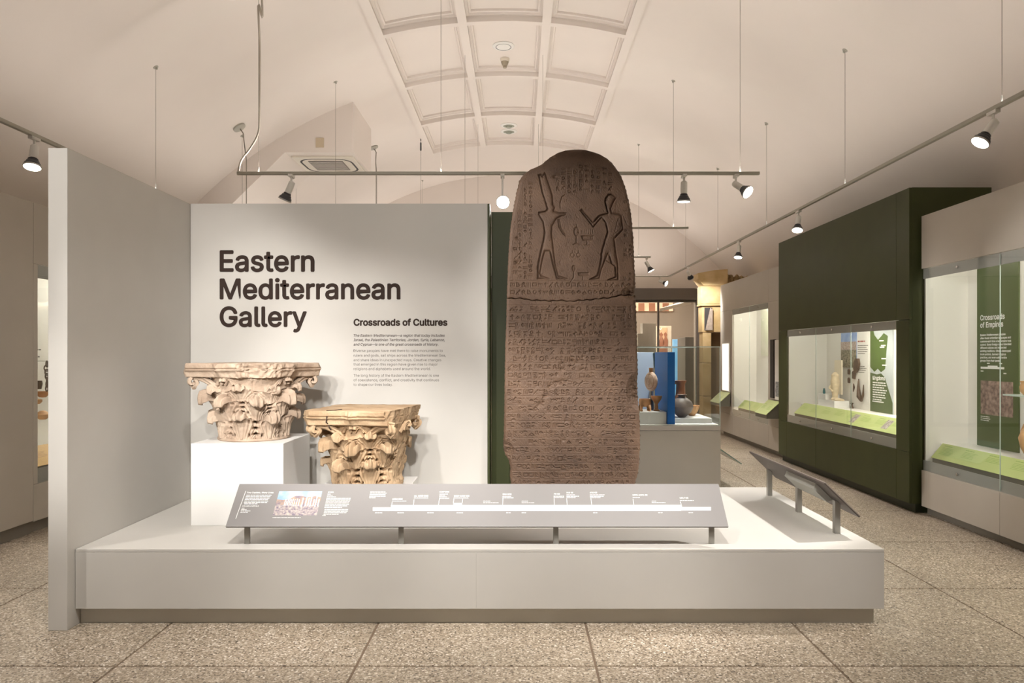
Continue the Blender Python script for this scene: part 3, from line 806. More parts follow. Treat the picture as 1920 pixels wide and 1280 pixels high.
    for part, ya, yb in (('upper_fragment', ytop + 0.05, ycr - 0.3), ('lower_fragment', ycr + 1.5, ybot)):
        nrow = int((yb - ya) / 0.62)
        if part == 'upper_fragment':
            f = np.linspace(0, 1, nrow) ; yr = ya + (yb - ya) * (f ** 1.0)
            head = ya + np.array([0.0, .02, .06, .12, .2, .3, .45])
            yr = np.concatenate([head, yr[1:]])
        else: yr = np.linspace(ya, yb, nrow)
        Lx, Rx = np.interp(yr, ly, lx), np.interp(yr, ry, rx)
        Lx = Lx + 0.5 * np.sin(yr * 0.31) * 0.5 + 0.4 * np.sin(yr * 0.83); Rx = Rx + 0.5 * np.sin(yr * 0.27 + 1) * 0.5 + 0.4 * np.sin(yr * 0.71)
        Lx, Rx = np.minimum(Lx, Rx - 0.5), Rx
        Xp = Lx[:, None] + (Rx - Lx)[:, None] * u[None, :]
        wgt = np.clip(1 - np.abs(yr - ycr) / 45, 0, 1)[:, None]
        Yp = yr[:, None] + wgt * crk(u)[None, :]
        h = sample(Xp, Yp)
        # rounded arris
        d = np.full(Xp.shape, 1e9)
        for a, b_ in zip(ol[:-1], ol[1:]): d = np.minimum(d, segd(Xp, Yp, a, b_))
        er = 6.0 + 3.0 * np.clip((420 - Yp) / 120, 0, 1)
        tq = np.clip(1 - d / er, 0, 1)
        h = h * np.clip(d / 4, 0, 1) - er * q * 0.9 * (1 - np.sqrt(np.clip(1 - tq ** 2, 0, 1)))
        # broken edge along the crack, spall at its right end, big chip on the right edge, lost lower-left corner
        dc = np.abs(yr - ycr)[:, None]
        h -= 0.008 * np.exp(-dc / 1.6) * (0.6 + 0.4 * np.sin(u * 60)[None, :])
        def chip(cx, cy, a, b_, dp): return dp * np.clip(1.25 - np.sqrt(((Xp - cx) / a) ** 2 + ((Yp - cy) / b_) ** 2), 0, 1)
        rough = 1 + 0.35 * fnoise(Xp * 0.35, Yp * 0.35, Xp * 0, 4, 3)
        h -= (chip(1191, 549, 22, 11, 0.045) + chip(1199, 732, 20, 30, 0.055) + chip(946, 845, 14, 16, 0.03) + chip(1012, 305, 18, 8, 0.015) * (Yp < 330)) * rough
        h += 0.0022 * fnoise(Xp * 0.05, Yp * 0.05, Xp * 0, 2, 4) + 0.0008 * fnoise(Xp * 0.9, Yp * 0.9, Xp * 0, 3, 2) + NR.normal(size=Xp.shape) * 0.00045
        Xw = (Xp - VX) * q; Zw = EYE - (Yp - VY) * q; Yw = SD - h
        M = len(yr)
        Vf = np.stack([Xw, Yw, Zw], -1).reshape(-1, 3)
        TB = 0.36; inset = 0.012
        bl = np.stack([Xw[:, 0] + inset, np.full(M, SD + TB), Zw[:, 0]], -1); br = np.stack([Xw[:, -1] - inset, np.full(M, SD + TB), Zw[:, -1]], -1)
        I = np.arange(M * NU).reshape(M, NU); BL = M * NU + np.arange(M); BR = BL + M
        Fq = [np.stack([I[:-1, :-1], I[1:, :-1], I[1:, 1:], I[:-1, 1:]], -1).reshape(-1, 4)]
        Fq.append(np.stack([I[:-1, 0], BL[:-1], BL[1:], I[1:, 0]], -1)); Fq.append(np.stack([I[:-1, -1], I[1:, -1], BR[1:], BR[:-1]], -1))
        Fq.append(np.stack([BL[:-1], BR[:-1], BR[1:], BL[1:]], -1))
        V = np.concatenate([Vf, bl, br]); 
        # end caps (crack faces / top / bottom)
        for r_, flip in ((0, False), (M - 1, True)):
            e = np.linspace(0, 1, NU)[:, None]
            bk = V[BL[r_]][None] * (1 - e) + V[BR[r_]][None] * e
            bk[:, 2] = Zw[r_]
            k0 = len(V); V = np.concatenate([V, bk])
            fr_, bk_ = I[r_], k0 + np.arange(NU)
            qd = np.stack([fr_[:-1], fr_[1:], bk_[1:], bk_[:-1]], -1)
            Fq.append(qd[:, ::-1] if flip else qd)
        np_mesh(part, V, np.concatenate(Fq), stone, t0)
    # a low steel shoe that carries the slab on the plinth
    z0 = EYE - (ybot - VY) * q
    MB().box((958 - VX) * q, (1188 - VX) * q, SD + 0.03, SD + 0.33, ZP, z0 + 0.004).build('mount', mat('mount dark', (0.08, 0.07, 0.06), 0.6), t0)
stone_slab()

# ------------------------------------------------------------------ timeline reading rail
yA, zA, yB2, zB2 = 4.27, 0.566, 4.484, 0.779             # front lower edge, rear upper edge
xA, xB = -1.724, 1.237
rr_ = thing('reading_rail', ((xA + xB) / 2, 4.35, ZP), 'long sloping grey timeline panel on four short steel legs in front of the carved slab', 'reading rail')
nrm = Vector((0, -(zB2 - zA), yB2 - yA)).normalized()
sl_up = Vector((0, yB2 - yA, zB2 - zA)).normalized(); SLN = math.hypot(yB2 - yA, zB2 - zA)
MB().slab((xA, yA, zA), (xB, yA, zA), (xB, yB2, zB2), (xA, yB2, zB2), nrm, 0.004).build('print_panel', RAILP, rr_)
MB().slab(*[Vector(p) - nrm * 0.0045 for p in ((xA, yA, zA), (xB, yA, zA), (xB, yB2, zB2), (xA, yB2, zB2))], nrm, 0.007).build('backing_board', EDGE, rr_)
for x in (-1.624, -0.702, 0.224, 1.157):
    mb = MB()
    mb.slab((x - 0.016, 4.34, ZP), (x + 0.016, 4.34, ZP), (x + 0.016, 4.34, zA + 0.052), (x - 0.016, 4.34, zA + 0.052), (0, -1, 0), 0.012)
    mb.build('leg', STEEL, rr_)
def rp(px, py):                                          # point of the panel seen at a pixel of the photograph
    f = (987 - py) / 80.0; f = max(0, min(1, f))
    d0, d1 = yA, yB2
    # perspective-correct position along the slope
    lo, hi = 0.0, 1.0
    for _ in range(40):
        m_ = (lo + hi) / 2; y = yA + (yB2 - yA) * m_; z = zA + (zB2 - zA) * m_
        if VY + (EYE - z) * F / y > py: lo = m_
        else: hi = m_
    y = yA + (yB2 - yA) * lo; z = zA + (zB2 - zA) * lo
    return Vector(((px - VX) * y / F, y, z)) + nrm * 0.0006
rx_ = Vector((1, 0, 0))
# picture of ruins: sky, hill, ground, columns, as flat print
def flat(mb, pts): mb.add(pts, [tuple(range(len(pts)))])
u0, u1 = rp(523, 920.6), rp(604.5, 920.6); l0 = rp(512, 966)
X0, X1 = (rp(523, 920.6).x + rp(512, 966).x) / 2, (rp(604.5, 920.6).x + rp(594, 966).x) / 2
Vb, Vt = (l0 - Vector((l0.x, yA, zA))).dot(sl_up), (u0 - Vector((u0.x, yA, zA))).dot(sl_up)
def pp(a, b, e=0.0006): return Vector((X0 + (X1 - X0) * a, yA, zA)) + sl_up * (Vb + (Vt - Vb) * b) + nrm * e
mb = MB(); flat(mb, [pp(0,0), pp(1,0), pp(1,1), pp(0,1)])
pic = mb.build('ruin_picture', mat('picture sky', (0.26, 0.42, 0.62), 0.5, scale=14, col2=(0.52, 0.62, 0.74)), rr_)
mb = MB(); flat(mb, [pp(0,.0,.0009), pp(1,.0,.0009), pp(1,.40,.0009), pp(.6,.45,.0009), pp(.3,.42,.0009), pp(0,.45,.0009)]); mb.build('picture_ground', mat('picture ground', (0.16, 0.13, 0.20), 0.5, scale=70, col2=(0.58, 0.50, 0.44), detail=5), pic)
mb = MB(); flat(mb, [pp(0,.42,.0008), pp(1,.40,.0008), pp(1,.74,.0008), pp(.88,.80,.0008), pp(.72,.74,.0008), pp(.55,.80,.0008), pp(.40,.80,.0008), pp(.28,.66,.0008), pp(.14,.63,.0008), pp(0,.66,.0008)]); mb.build('picture_hill', mat('picture hill', (0.20, 0.17, 0.24), 0.5, scale=40, col2=(0.55, 0.38, 0.24)), pic)
mb = MB()
for i, (a, b, c_) in enumerate([(.20,.40,.66),(.235,.40,.66),(.27,.40,.67),(.305,.40,.67),(.34,.40,.66),(.375,.40,.68),(.42,.38,.66),(.47,.38,.68),(.52,.38,.66),(.60,.34,.72),(.68,.36,.74),(.74,.40,.70),(.79,.36,.76),(.86,.40,.66),(.91,.34,.78),(.97,.38,.66)]):
    w_ = 0.009 if i < 9 else 0.014
    flat(mb, [pp(a-w_,b,.0011), pp(a+w_,b,.0011), pp(a+w_,c_,.0011), pp(a-w_,c_,.0011)])
mb.build('picture_columns', PRINTW, pic)
# print
mb = MB(); hq = 4.35 / F
for s_, x, y, wd in (('Two Capitals, Many Lives', 462.5, 924.5, 51), ('COLUMN CAPITALS', 454, 949.5, 31), ('SYRIA', 615, 923.5, 11)):
    mb = MB(); put_text(mb, s_, rp(x, y), rx_, sl_up, width=wd * hq, bold=0.025); mb.build('heading', PRINTW, rr_)
mb = MB()
for s_, x, y, wd in (('1550 BCE', 735.5, 936.5, 19.5), ('ca. 1200 BCE', 776.5, 930.5, 27), ('1187 BCE', 824, 923, 18.5), ('1000\u20131150 BCE', 851, 930.5, 29.5), ('586 BCE', 942.5, 927.5, 17), ('70 CE', 1038.5, 927, 11.5), ('312 CE', 1062, 924.5, 13), ('632 CE', 1106, 924.5, 14), ('1095\u20131291 CE', 1186, 929, 28.5), ('1517 CE', 1274.5, 934.5, 16.5)):
    put_text(mb, s_, rp(x, y), rx_, sl_up, width=wd * hq, bold=0.03); mb.build('date_heading', PRINTW, rr_); mb = MB()
mb = MB()
mb = MB()
def tb(px, py, wds, lead=3.1, h=1.5): text_bars(mb, rp(px, py), rx_, sl_up, [w_ * hq for w_ in wds], lead * hq * 1.15, h * hq)
tb(461.5, 928.8, [50, 47, 48, 46, 45, 44], 2.9); tb(457.5, 945, [25]); tb(453, 953, [6, 10, 18, 14], 2.7, 1.3)
tb(614, 926.5, [6, 10, 17], 2.8, 1.3); tb(612, 934.5, [46, 46, 45, 44, 45, 43, 33], 3.0); tb(608.5, 955.5, [44, 44, 42, 28], 3.0); tb(604.5, 966.5, [6], 3, 1.0)
tb(511, 970.6, [52], 3, 1.0)
tb(694, 922.3, [29, 32, 30, 31, 12], 2.9)
for x, y, l in ((735, 939.8, [27]), (776, 934, [27]), (824, 926.6, [16, 11, 14, 20]), (850.5, 934, [28]), (906, 940, [15]), (906, 943, [30]), (942, 931, [17, 21]), (978, 940, [12]), (978, 943, [24]), (1038, 930.5, [20, 20]), (1062, 928, [18, 24, 17]), (1106, 928, [28, 26, 20]), (1186.5, 933, [15]), (1222, 940, [10]), (1222, 942.8, [26]), (1275, 938.5, [26]),
                (703, 961.8, [15]), (745, 961.8, [12]), (801, 961.8, [12]), (856, 961.8, [12]), (949, 961.6, [10]), (978, 961.6, [10]), (1112, 961.6, [8]), (1234, 961.4, [10]), (1291, 961.4, [10])):
    tb(x, y, l, 2.7, 1.35)
for x0_, y0_, x1_, y1_ in ((735.5, 941, 733.5, 951), (776.5, 936, 775, 947), (824, 935, 822, 947), (851, 935, 850, 943), (867.5, 935, 866.5, 943), (943, 934, 942.5, 946), (1039, 934, 1039.5, 946), (1062.5, 934, 1063.5, 946), (1108, 934, 1109.5, 946), (1187, 935, 1188.5, 946), (1275.5, 940, 1278.5, 950), (461, 920, 442, 972)):
    a, b = rp(x0_, y0_), rp(x1_, y1_); e = rx_ * (0.5 * hq)
    mb.quad(a - e, a + e, b + e, b - e)
tag(mb.build('rail_small_print', PRINTW, rr_), kind='stuff')
mb = MB()
for a, b, c_, d_ in (((733, 946.8), (1277, 946.2), (1277, 957.8), (733, 957.8)), ((850, 942.6), (866.5, 942.6), (866.5, 947), (850, 947)), ((699, 951), (733.2, 951), (733.2, 957.8), (699, 957.8)), ((1276.8, 950.3), (1333, 950.3), (1333, 957), (1276.8, 957))):
    mb.quad(*[rp(*p) + nrm * 0.0003 for p in (a, b, c_, d_)])
mb.build('timeline_bar', PRINTW, rr_)

# ------------------------------------------------------------------ side reading rail on the end of the plinth
sr = thing('reading_rail', (2.01, 5.2, ZP), 'sloping panel on three steel legs seen from behind at the right end of the plinth', 'reading rail')
sr['label'] = 'sloping label panel on three steel legs at the bare end of the plinth'
nr2 = Vector((0.20, 0, 0.2)).normalized()
q4 = [(1.885, 4.45, 0.795), (2.10, 4.45, 0.588), (2.10, 5.90, 0.588), (1.885, 5.90, 0.795)]
nr2 = Vector((0.207, 0, 0.215)).normalized()
MB().slab(*q4, nr2, 0.005).build('print_panel', mat('rail print tan', (0.34, 0.30, 0.26), 0.5), sr)
MB().slab(*[Vector(p) - nr2 * 0.0055 for p in q4], nr2, 0.008).build('backing_board', EDGE, sr)
for y in (4.586, 5.206, 5.815):
    MB().box(2.000, 2.034, y - 0.006 , y + 0.034, ZP, 0.655, 0.001).build('leg', STEEL, sr)
mb = MB(); s0 = Vector((1.885, 0, 0.795)); dn = Vector((0.215, 0, -0.207)).normalized()
b0, b1 = 4.66, 5.17
pa_ = [s0 + dn * 0.05 - nr2 * 0.014, s0 + dn * 0.20 - nr2 * 0.014, s0 + dn * 0.185 - nr2 * 0.05, s0 + dn * 0.065 - nr2 * 0.05]
mb.add([(p.x, b0, p.z) for p in pa_] + [(p.x, b1, p.z) for p in pa_], [(0,1,2,3),(7,6,5,4),(0,4,5,1),(1,5,6,2),(2,6,7,3),(3,7,4,0)])
mb.build('device_box', mat('device grey', (0.45, 0.45, 0.41), 0.5), sr)

# ================================================================== WALL SHOWCASES
def area(name, loc, size, energy, rot=(0, 0, 0), col=WARM, parent=None, sizey=None, spread=None):
    l = bpy.data.lights.new(name, 'AREA'); l.energy = energy; l.color = col
    l.shape = 'RECTANGLE' if sizey else 'SQUARE'; l.size = size
    if sizey: l.size_y = sizey
    if spread: l.spread = spread
    o = bpy.data.objects.new(name, l); C.objects.link(o)
    o.rotation_euler = rot
    if parent is not None: o.parent = parent; o.location = Vector(loc) - wloc(parent)
    else: o.location = loc
    return o
STRIP = mat('light strip', (1.0, 0.95, 0.86), 0.5, emit=6)

def wall_case(xf, sg, y0, y1, zt, wy0, wy1, wz0, wz1, bt, bb, joints, m, label, depth, deck, rdep=0.21, kick=(0.08, 0.05), energy=12, doors=(), fasc=(), back=None):
    """showcase built into a wall; face plane x=xf, interior towards sg*X; window wy0..wy1, wz0..wz1 with painted bands bt, bb"""
    t = thing('wall_showcase', (xf + sg * 0.3, (y0 + y1) / 2, 0), label, 'showcase')
    X = lambda d: xf + sg * d
    T = 0.03; xb = back if back else 0.82; g = 0.002
    def pan(nm, ya, yb, za, zb): MB().box(X(0), X(T), ya + g, yb - g, za + g, zb - g, 0.001).build(nm, m, t)
    fj = [y0] + list(fasc) + [y1]
    for a, b in zip(fj[:-1], fj[1:]): pan('fascia_panel', a, b, wz1, zt)
    dj = [y0] + list(doors) + [y1]
    for a, b in zip(dj[:-1], dj[1:]): pan('lower_door', a, b, kick[0], wz0)
    if wy0 > y0 + 0.01: pan('side_panel', y0, wy0, wz0, wz1)
    if wy1 < y1 - 0.01: pan('side_panel', wy1, y1, wz0, wz1)
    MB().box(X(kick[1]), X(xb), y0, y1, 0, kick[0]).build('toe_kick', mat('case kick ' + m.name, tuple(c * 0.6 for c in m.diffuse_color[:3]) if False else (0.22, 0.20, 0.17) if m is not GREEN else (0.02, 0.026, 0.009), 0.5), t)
    # carcass: ends, top, base, lining
    MB().box(X(T), X(xb), y0, y0 + 0.02, kick[0], zt).build('end_panel', m, t)
    MB().box(X(T), X(xb), y1 - 0.02, y1, kick[0], zt).build('end_panel', m, t)
    MB().box(X(T), X(xb), y0 + 0.02, y1 - 0.02, zt - 0.03, zt).build('top_board', m, t)
    MB().box(X(depth), X(depth + 0.02), wy0, wy1, deck, wz1 + 0.15).build('back_lining', INNER, t)
    MB().box(X(T), X(depth), wy0 - 0.0, wy0 + 0.012, wz0, wz1 + 0.15).build('side_lining', INNER, t)
    MB().box(X(T), X(depth), wy1 - 0.012, wy1, wz0, wz1 + 0.15).build('side_lining', INNER, t)
    MB().box(X(rdep), X(depth), wy0 + 0.013, wy1 - 0.013, wz0 - 0.03, deck).build('deck', INNER, t)
    MB().box(X(T), X(rdep), wy0 + 0.013, wy1 - 0.013, wz0 - 0.03, wz0 + bb * 0.6).build('front_deck', INNER, t)
    MB().box(X(T), X(depth), wy0 + 0.013, wy1 - 0.013, wz1 + 0.12, wz1 + 0.15).build('lid', INNER, t)
    # glass with painted margins
    MB().box(X(0.012), X(0.018), wy0 + 0.002, wy1 - 0.002, wz1 - bt, wz1 - 0.002).build('glass_margin', BAND, t)
    MB().box(X(0.012), X(0.018), wy0 + 0.002, wy1 - 0.002, wz0 + 0.002, wz0 + bb).build('glass_margin', BAND, t)
    gj = [wy0] + list(joints) + [wy1]
    for a, b in zip(gj[:-1], gj[1:]):
        pn = MB().box(X(0.001), X(0.009), a + 0.003, b - 0.003, wz0 + 0.002, wz1 - 0.002).build('glass_pane', GLASS, t)
        for z in (wz0 + bb * 0.5, wz1 - bt * 0.5):
            MB().lathe([(0.014, 0), (0.014, 0.008), (0.010, 0.011), (0.0, 0.011)], (X(0.001), (a + b) / 2, z), 14, axis=(-sg, 0, 0)).build('lock', CHROME, pn)
    for jn in joints:
        MB().box(X(0.002), X(0.008), jn - 0.003, jn + 0.003, wz0 + 0.01, wz1 - 0.01).build('pane_seal', GLASSE, t)
    st = MB().box(X(0.06), X(0.12), wy0 + 0.05, wy1 - 0.05, wz1 + 0.095, wz1 + 0.119).build('light_strip', STRIP, t)
    area('case_lamp', (X(0.16), (wy0 + wy1) / 2, wz1 + 0.09), wy1 - wy0 - 0.2, energy * CASE_K, rot=(0, sg * -0.22, PI / 2), col=(1.0, 0.93, 0.80), parent=t, sizey=0.12)
    return t, X

def slope_rail(X, ya, yb, d0, z0, d1, z1, m, prm, lab, cat='label rail', skip=False):
    """sloped label rail along a case front; returns helper for print"""
    t = thing('label_rail', (X((d0 + d1) / 2), (ya + yb) / 2, min(z0, z1) - 0.06), lab, cat)
    a = Vector((X(d0), ya, z0)); b = Vector((X(d0), yb, z0)); c_ = Vector((X(d1), yb, z1)); e = Vector((X(d1), ya, z1))
    sg = 1 if X(1) > X(0) else -1
    n = Vector((-(z1 - z0) * sg, 0, d1 - d0)).normalized()
    MB().slab(a, b, c_, e, n, 0.006).build('sloped_panel', m, t)
    mb = MB(); bot = z0 - 0.06
    mb.add([(X(d0 + 0.012), ya + .004, bot), (X(d0 + 0.012), yb - .004, bot), (X(d1), yb - .004, bot), (X(d1), ya + .004, bot), (X(d0 + 0.012), ya + .004, z0 - 0.006), (X(d0 + 0.012), yb - .004, z0 - 0.006), (X(d1), yb - .004, z1 - 0.013), (X(d1), ya + .004, z1 - 0.013)],
           [(0,3,2,1),(4,5,6,7),(0,1,5,4),(1,2,6,5),(2,3,7,6),(3,0,4,7)])
    mb.build('support', mat('rail support', (0.16, 0.15, 0.12), 0.6), t)
    uy_ = (e - a).normalized(); ux_ = Vector((0, -1 if sg > 0 else 1, 0))       # reads left to right as seen from the room
    org = b if sg > 0 else a
    return t, (lambda u, v: org + ux_ * u + uy_ * v + n * 0.0008), ux_, uy_

def print_blocks(t, fn, ux_, uy_, L, W, n, m, seed, name='rail_print'):
    mb = MB(); r = random.Random(seed)
    for i in range(n):
        u = L * (i + 0.18) / n; w_ = L / n * 0.62
        text_bars(mb, fn(u, W * 0.84), ux_, uy_, [w_ * 0.6], 0.02, 0.008)
        text_bars(mb, fn(u, W * 0.72), ux_, uy_, [w_ * r.uniform(.75, 1) for _ in range(r.randint(4, 6))], 0.014, 0.005)
    tag(mb.build(name, m, t), kind='stuff')

# ---- olive green showcase
t, X = wall_case(3.90, 1, 7.236, 10.87, 3.245, 7.49, 10.55, 0.602, 1.928, 0.092, 0.105, (8.517, 9.52), GREEN,
    'olive green wall showcase with a wide three-pane window, taller than the grey ones', 0.58, 0.86, kick=(0.09, 0.06), energy=26, doors=(7.49, 9.52, 10.55), fasc=(7.49,))
gcase = t
rl, fn, a_, b_ = slope_rail(X, 7.52, 10.40, 0.05, 0.74, 0.20, 0.885, LIME, LIMED, 'lime green label rail inside the olive green showcase')
print_blocks(rl, fn, a_, b_, 2.88, 0.2, 8, LIMED, 3)
for u in (1.65, 2.42):
    mb = MB(); mb.quad(fn(u, .04), fn(u + .13, .04), fn(u + .13, .17), fn(u, .17)); mb.build('rail_photo', mat('rail photo', (0.16, 0.13, 0.12), 0.5, scale=30, col2=(0.5, 0.45, 0.42)), rl)
XBK = 3.90 + 0.58
def bw(px, py, e=0.0, xbk=XBK):                          # point on a case back wall (x = const) at a pixel
    d = (xbk - e) * F / (px - VX); return Vector((xbk - e, d, EYE - (py - VY) * d / F))
uxw, uyw = Vector((0, -1, 0)), Vector((0, 0, 1))
def wall_panel(name, px0, px1, z0, z1, m, lab, cat, th=0.012, xbk=XBK):
    ya, yb = bw(px0, 664, th, xbk).y, bw(px1, 664, th, xbk).y
    t = thing(name, (xbk - th / 2 - 0.001, (ya + yb) / 2, z0), lab, cat)
    MB().box(xbk - 0.001 - th, xbk - 0.001, yb, ya, z0, z1).build('board', m, t)
    return t, ya, yb
# landscape photo
t, ya, yb = wall_panel('photo_panel', 1577, 1606, 1.40, 1.94, mat('photo sky', (0.20, 0.33, 0.66), 0.5, scale=6, col2=(0.42, 0.54, 0.80)), 'landscape photograph panel with blue sky inside the olive green showcase', 'photograph')
MB().box(XBK - 0.015, XBK - 0.0131, yb, ya, 1.40, 1.64).build('photo_trees', mat('photo trees', (0.06, 0.075, 0.03), 0.6, scale=45, col2=(0.42, 0.36, 0.28), detail=5), t)
MB().box(XBK - 0.0155, XBK - 0.0131, yb, ya, 1.641, 1.75).build('photo_town', mat('photo town', (0.30, 0.22, 0.20), 0.6, scale=60, col2=(0.62, 0.52, 0.46)), t)
# map banner
t, ya, yb = wall_panel('map_banner', 1632, 1674, 0.862, 1.96, mat('banner pale', (0.50, 0.54, 0.55), 0.5), 'tall banner with a green map and white print in the olive green showcase', 'banner')
x_ = XBK - 0.0145
yy = lambda f: ya + (yb - ya) * f
mb = MB(); mb.add([(x_, yy(f), z) for f, z in ((0, 1.96), (0, 1.42), (.2, 1.36), (.35, 1.40), (.5, 1.36), (.68, 1.40), (.74, 1.62), (.80, 1.80), (.62, 1.84), (.5, 1.80), (.36, 1.76), (.2, 1.82), (.08, 1.96))], [tuple(range(13))]); mb.build('map_land', mat('banner green', (0.085, 0.14, 0.03), 0.5), t)
mb = MB(); mb.add([(x_, yy(f), z) for f, z in ((0, 0.862), (1, 0.862), (1, 1.0), (.82, 1.16), (.66, 1.30), (.50, 1.345), (.3, 1.33), (0, 1.35))], [tuple(range(8))]); mb.build('map_sea', mat('banner green 2', (0.09, 0.13, 0.05), 0.5), t)
mb = MB(); x2 = x_ - 0.001
put_text(mb, 'Kingdoms', Vector((x2, yy(.12), 1.262)), uxw, uyw, width=(ya - yb) * 0.55, bold=.02)
text_bars(mb, Vector((x2, yy(.12), 1.22)), uxw, uyw, [(ya - yb) * q_ for q_ in (.58, .62, .55, .64, .6, .55, .58, .4)], 0.03, 0.014)
mb.quad((x2, yy(.1), 0.985), (x2, yy(.62), 0.985), (x2, yy(.62), 0.998), (x2, yy(.1), 0.998))
for f, z in ((.42, 1.74), (.45, 1.66), (.52, 1.52), (.55, 1.44), (.50, 1.68)): mb.quad((x2, yy(f), z), (x2, yy(f + .2), z), (x2, yy(f + .2), z + .014), (x2, yy(f), z + .014))
tag(mb.build('banner_print', PRINTW, t), kind='stuff')
t, ya2, yb2 = wall_panel('information_board', 1607, 1628, 0.95, 1.96, INNER, 'white text panel beside the landscape photograph in the olive green showcase', 'text panel', th=0.006)
mb = MB(); text_bars(mb, Vector((XBK - 0.0085, ya2 - .025, 1.74)), uxw, uyw, [.2], 0.03, 0.018); mb.build('panel_heading', mat('red heading', (0.4, 0.12, 0.10), 0.6), t)
mb = MB(); text_bars(mb, Vector((XBK - 0.0085, ya2 - .025, 1.69)), uxw, uyw, [.28, .25, .27, .26, .2], 0.026, 0.009); text_bars(mb, Vector((XBK - 0.0085, ya2 - .025, 1.42)), uxw, uyw, [.2, .24, .22, .18], 0.026, 0.009); tag(mb.build('panel_print', PRINTG, t), kind='stuff')
# objects in the green case
def at_case(px, py, X0_): d = X0_ * F / (px - VX); return Vector((X0_, d, EYE - (py - VY) * d / F))
ivo = thing('display_block', at_case(1563, 664, 4.30), 'stepped white display block under the ivory figure', 'display block'); bpos = at_case(1560, 664, 4.32).y; ivo.location = (4.32, bpos, 0.86)
MB().box(4.22, 4.42, bpos - 0.30, bpos + 0.22, 0.86, 0.955, .003).build('lower_step', WHITEP, ivo); MB().box(4.22, 4.42, bpos - 0.02, bpos + 0.22, 0.956, 1.03, .003).build('upper_step', WHITEP, ivo)
yb_ = bpos - 0.10
bk = MB().box(4.395, 4.415, yb_ - 0.02, yb_ + 0.20, 1.031, 1.50, .003).build('backing_card', mat('cream card', (0.86, 0.78, 0.62), .6)); tag(bk, 'cream backing card behind the ivory figure on the stepped block', 'card')
bk.location.z = 1.031
fg = thing('ivory_figure', (4.30, yb_ + 0.01, 0.956), 'small cream standing figure on the stepped white block', 'figurine')
MB().lathe([(.045, .0), (.05, .02), (.035, .04), (.04, .1), (.055, .18), (.06, .26), (.045, .30), (.05, .34), (.02, .38), (.0, .385)], (4.30, yb_ - 0.04, 0.956), 16).build('torso', CREAMST, fg, smooth=40)
MB().tube([(4.28, yb_ - 0.03, 1.21), (4.24, yb_ - 0.0, 1.12), (4.25, yb_ - 0.08, 1.08)], .014, 8).build('arm', CREAMST, fg, smooth=True)
MB().lathe([(.06, 0), (.065, .015), (.03, .03), (.0, .035)], (4.31, yb_ - 0.15, 0.956), 14).build('broken_foot', CREAMST, fg, smooth=40)
gv = MB().lathe([(.012, 0), (.018, .01), (.016, .05), (.01, .06), (.013, .075), (0, .075)], (4.27, bpos + 0.14, 1.03), 12).build('small_vial', mat('teal glaze', (.02, .14, .16), .3), smooth=40); tag(gv, 'tiny teal vial on the stepped white block', 'vial')
def pinned(name, px, py, outline, th, m, lab, cat, k=1.0):
    p = at_case(px, py, XBK - 0.03); t = MB()
    t.prism([(a * k, b * k) for a, b in outline], (XBK - 0.008, p.y, p.z), (0, -1, 0), (0, 0, 1), th)
    o = t.build(name, m); tag(o, lab, cat); return o
pinned('flint_tool', 1604.5, 686, [(-.06, -.04), (-.02, -.09), (.05, -.05), (.085, .03), (.06, .10), (.0, .10), (-.05, .04)], .03, BRONZE, 'dark leaf-shaped stone mounted highest in the olive green showcase', 'artifact')
for i, (px, py) in enumerate(((1590, 697), (1590, 713), (1599, 703))):
    s = (1, 1, 1.5)[i]; pinned('seal_amulet', px, py, [(-.02*s, -.03*s), (.02*s, -.035*s), (.025*s, .02*s), (.0, .04*s), (-.022*s, .025*s)], .02, BRONZE, ('small dark amulet pinned beside the landscape photograph, upper of two', 'small dark amulet pinned beside the landscape photograph, lower of two', 'dark jagged amulet pinned under the leaf-shaped stone')[i], 'amulet')
mb = MB(); p = at_case(1611, 735, XBK - .05)
mb.tube([(XBK - .03, p.y + .06, p.z + .17), (XBK - .035, p.y + .055, p.z + .06), (XBK - .04, p.y + .03, p.z - .06), (XBK - .04, p.y - .03, p.z - .10), (XBK - .04, p.y - .085, p.z - .03), (XBK - .035, p.y - .09, p.z + .10)], [.006, .018, .03, .024, .014, .006], 10)
tag(mb.build('curved_horn', BRONZE, smooth=True), 'dark curved bronze blade mounted low beside the map banner', 'artifact')
mb = MB(); p = at_case(1599, 730, XBK - .03); mb.tube([(XBK - .02, p.y, p.z + .08), (XBK - .02, p.y - .012, p.z + .03), (XBK - .02, p.y + .01, p.z - .03)], [.006, .014, .004], 8); tag(mb.build('dagger_pin', BRONZE, smooth=True), 'thin dark pin mounted beside the curved bronze blade', 'artifact')
mb = MB(); p = at_case(1599, 746, XBK - .03); mb.lathe([(.03, 0), (.02, .02), (.012, .05), (.026, .07), (.0, .08)], (XBK - .045, p.y, 0.861), 10); tag(mb.build('bronze_stand', BRONZE, smooth=40), 'small dark stand at the foot of the back wall in the olive green showcase', 'artifact')

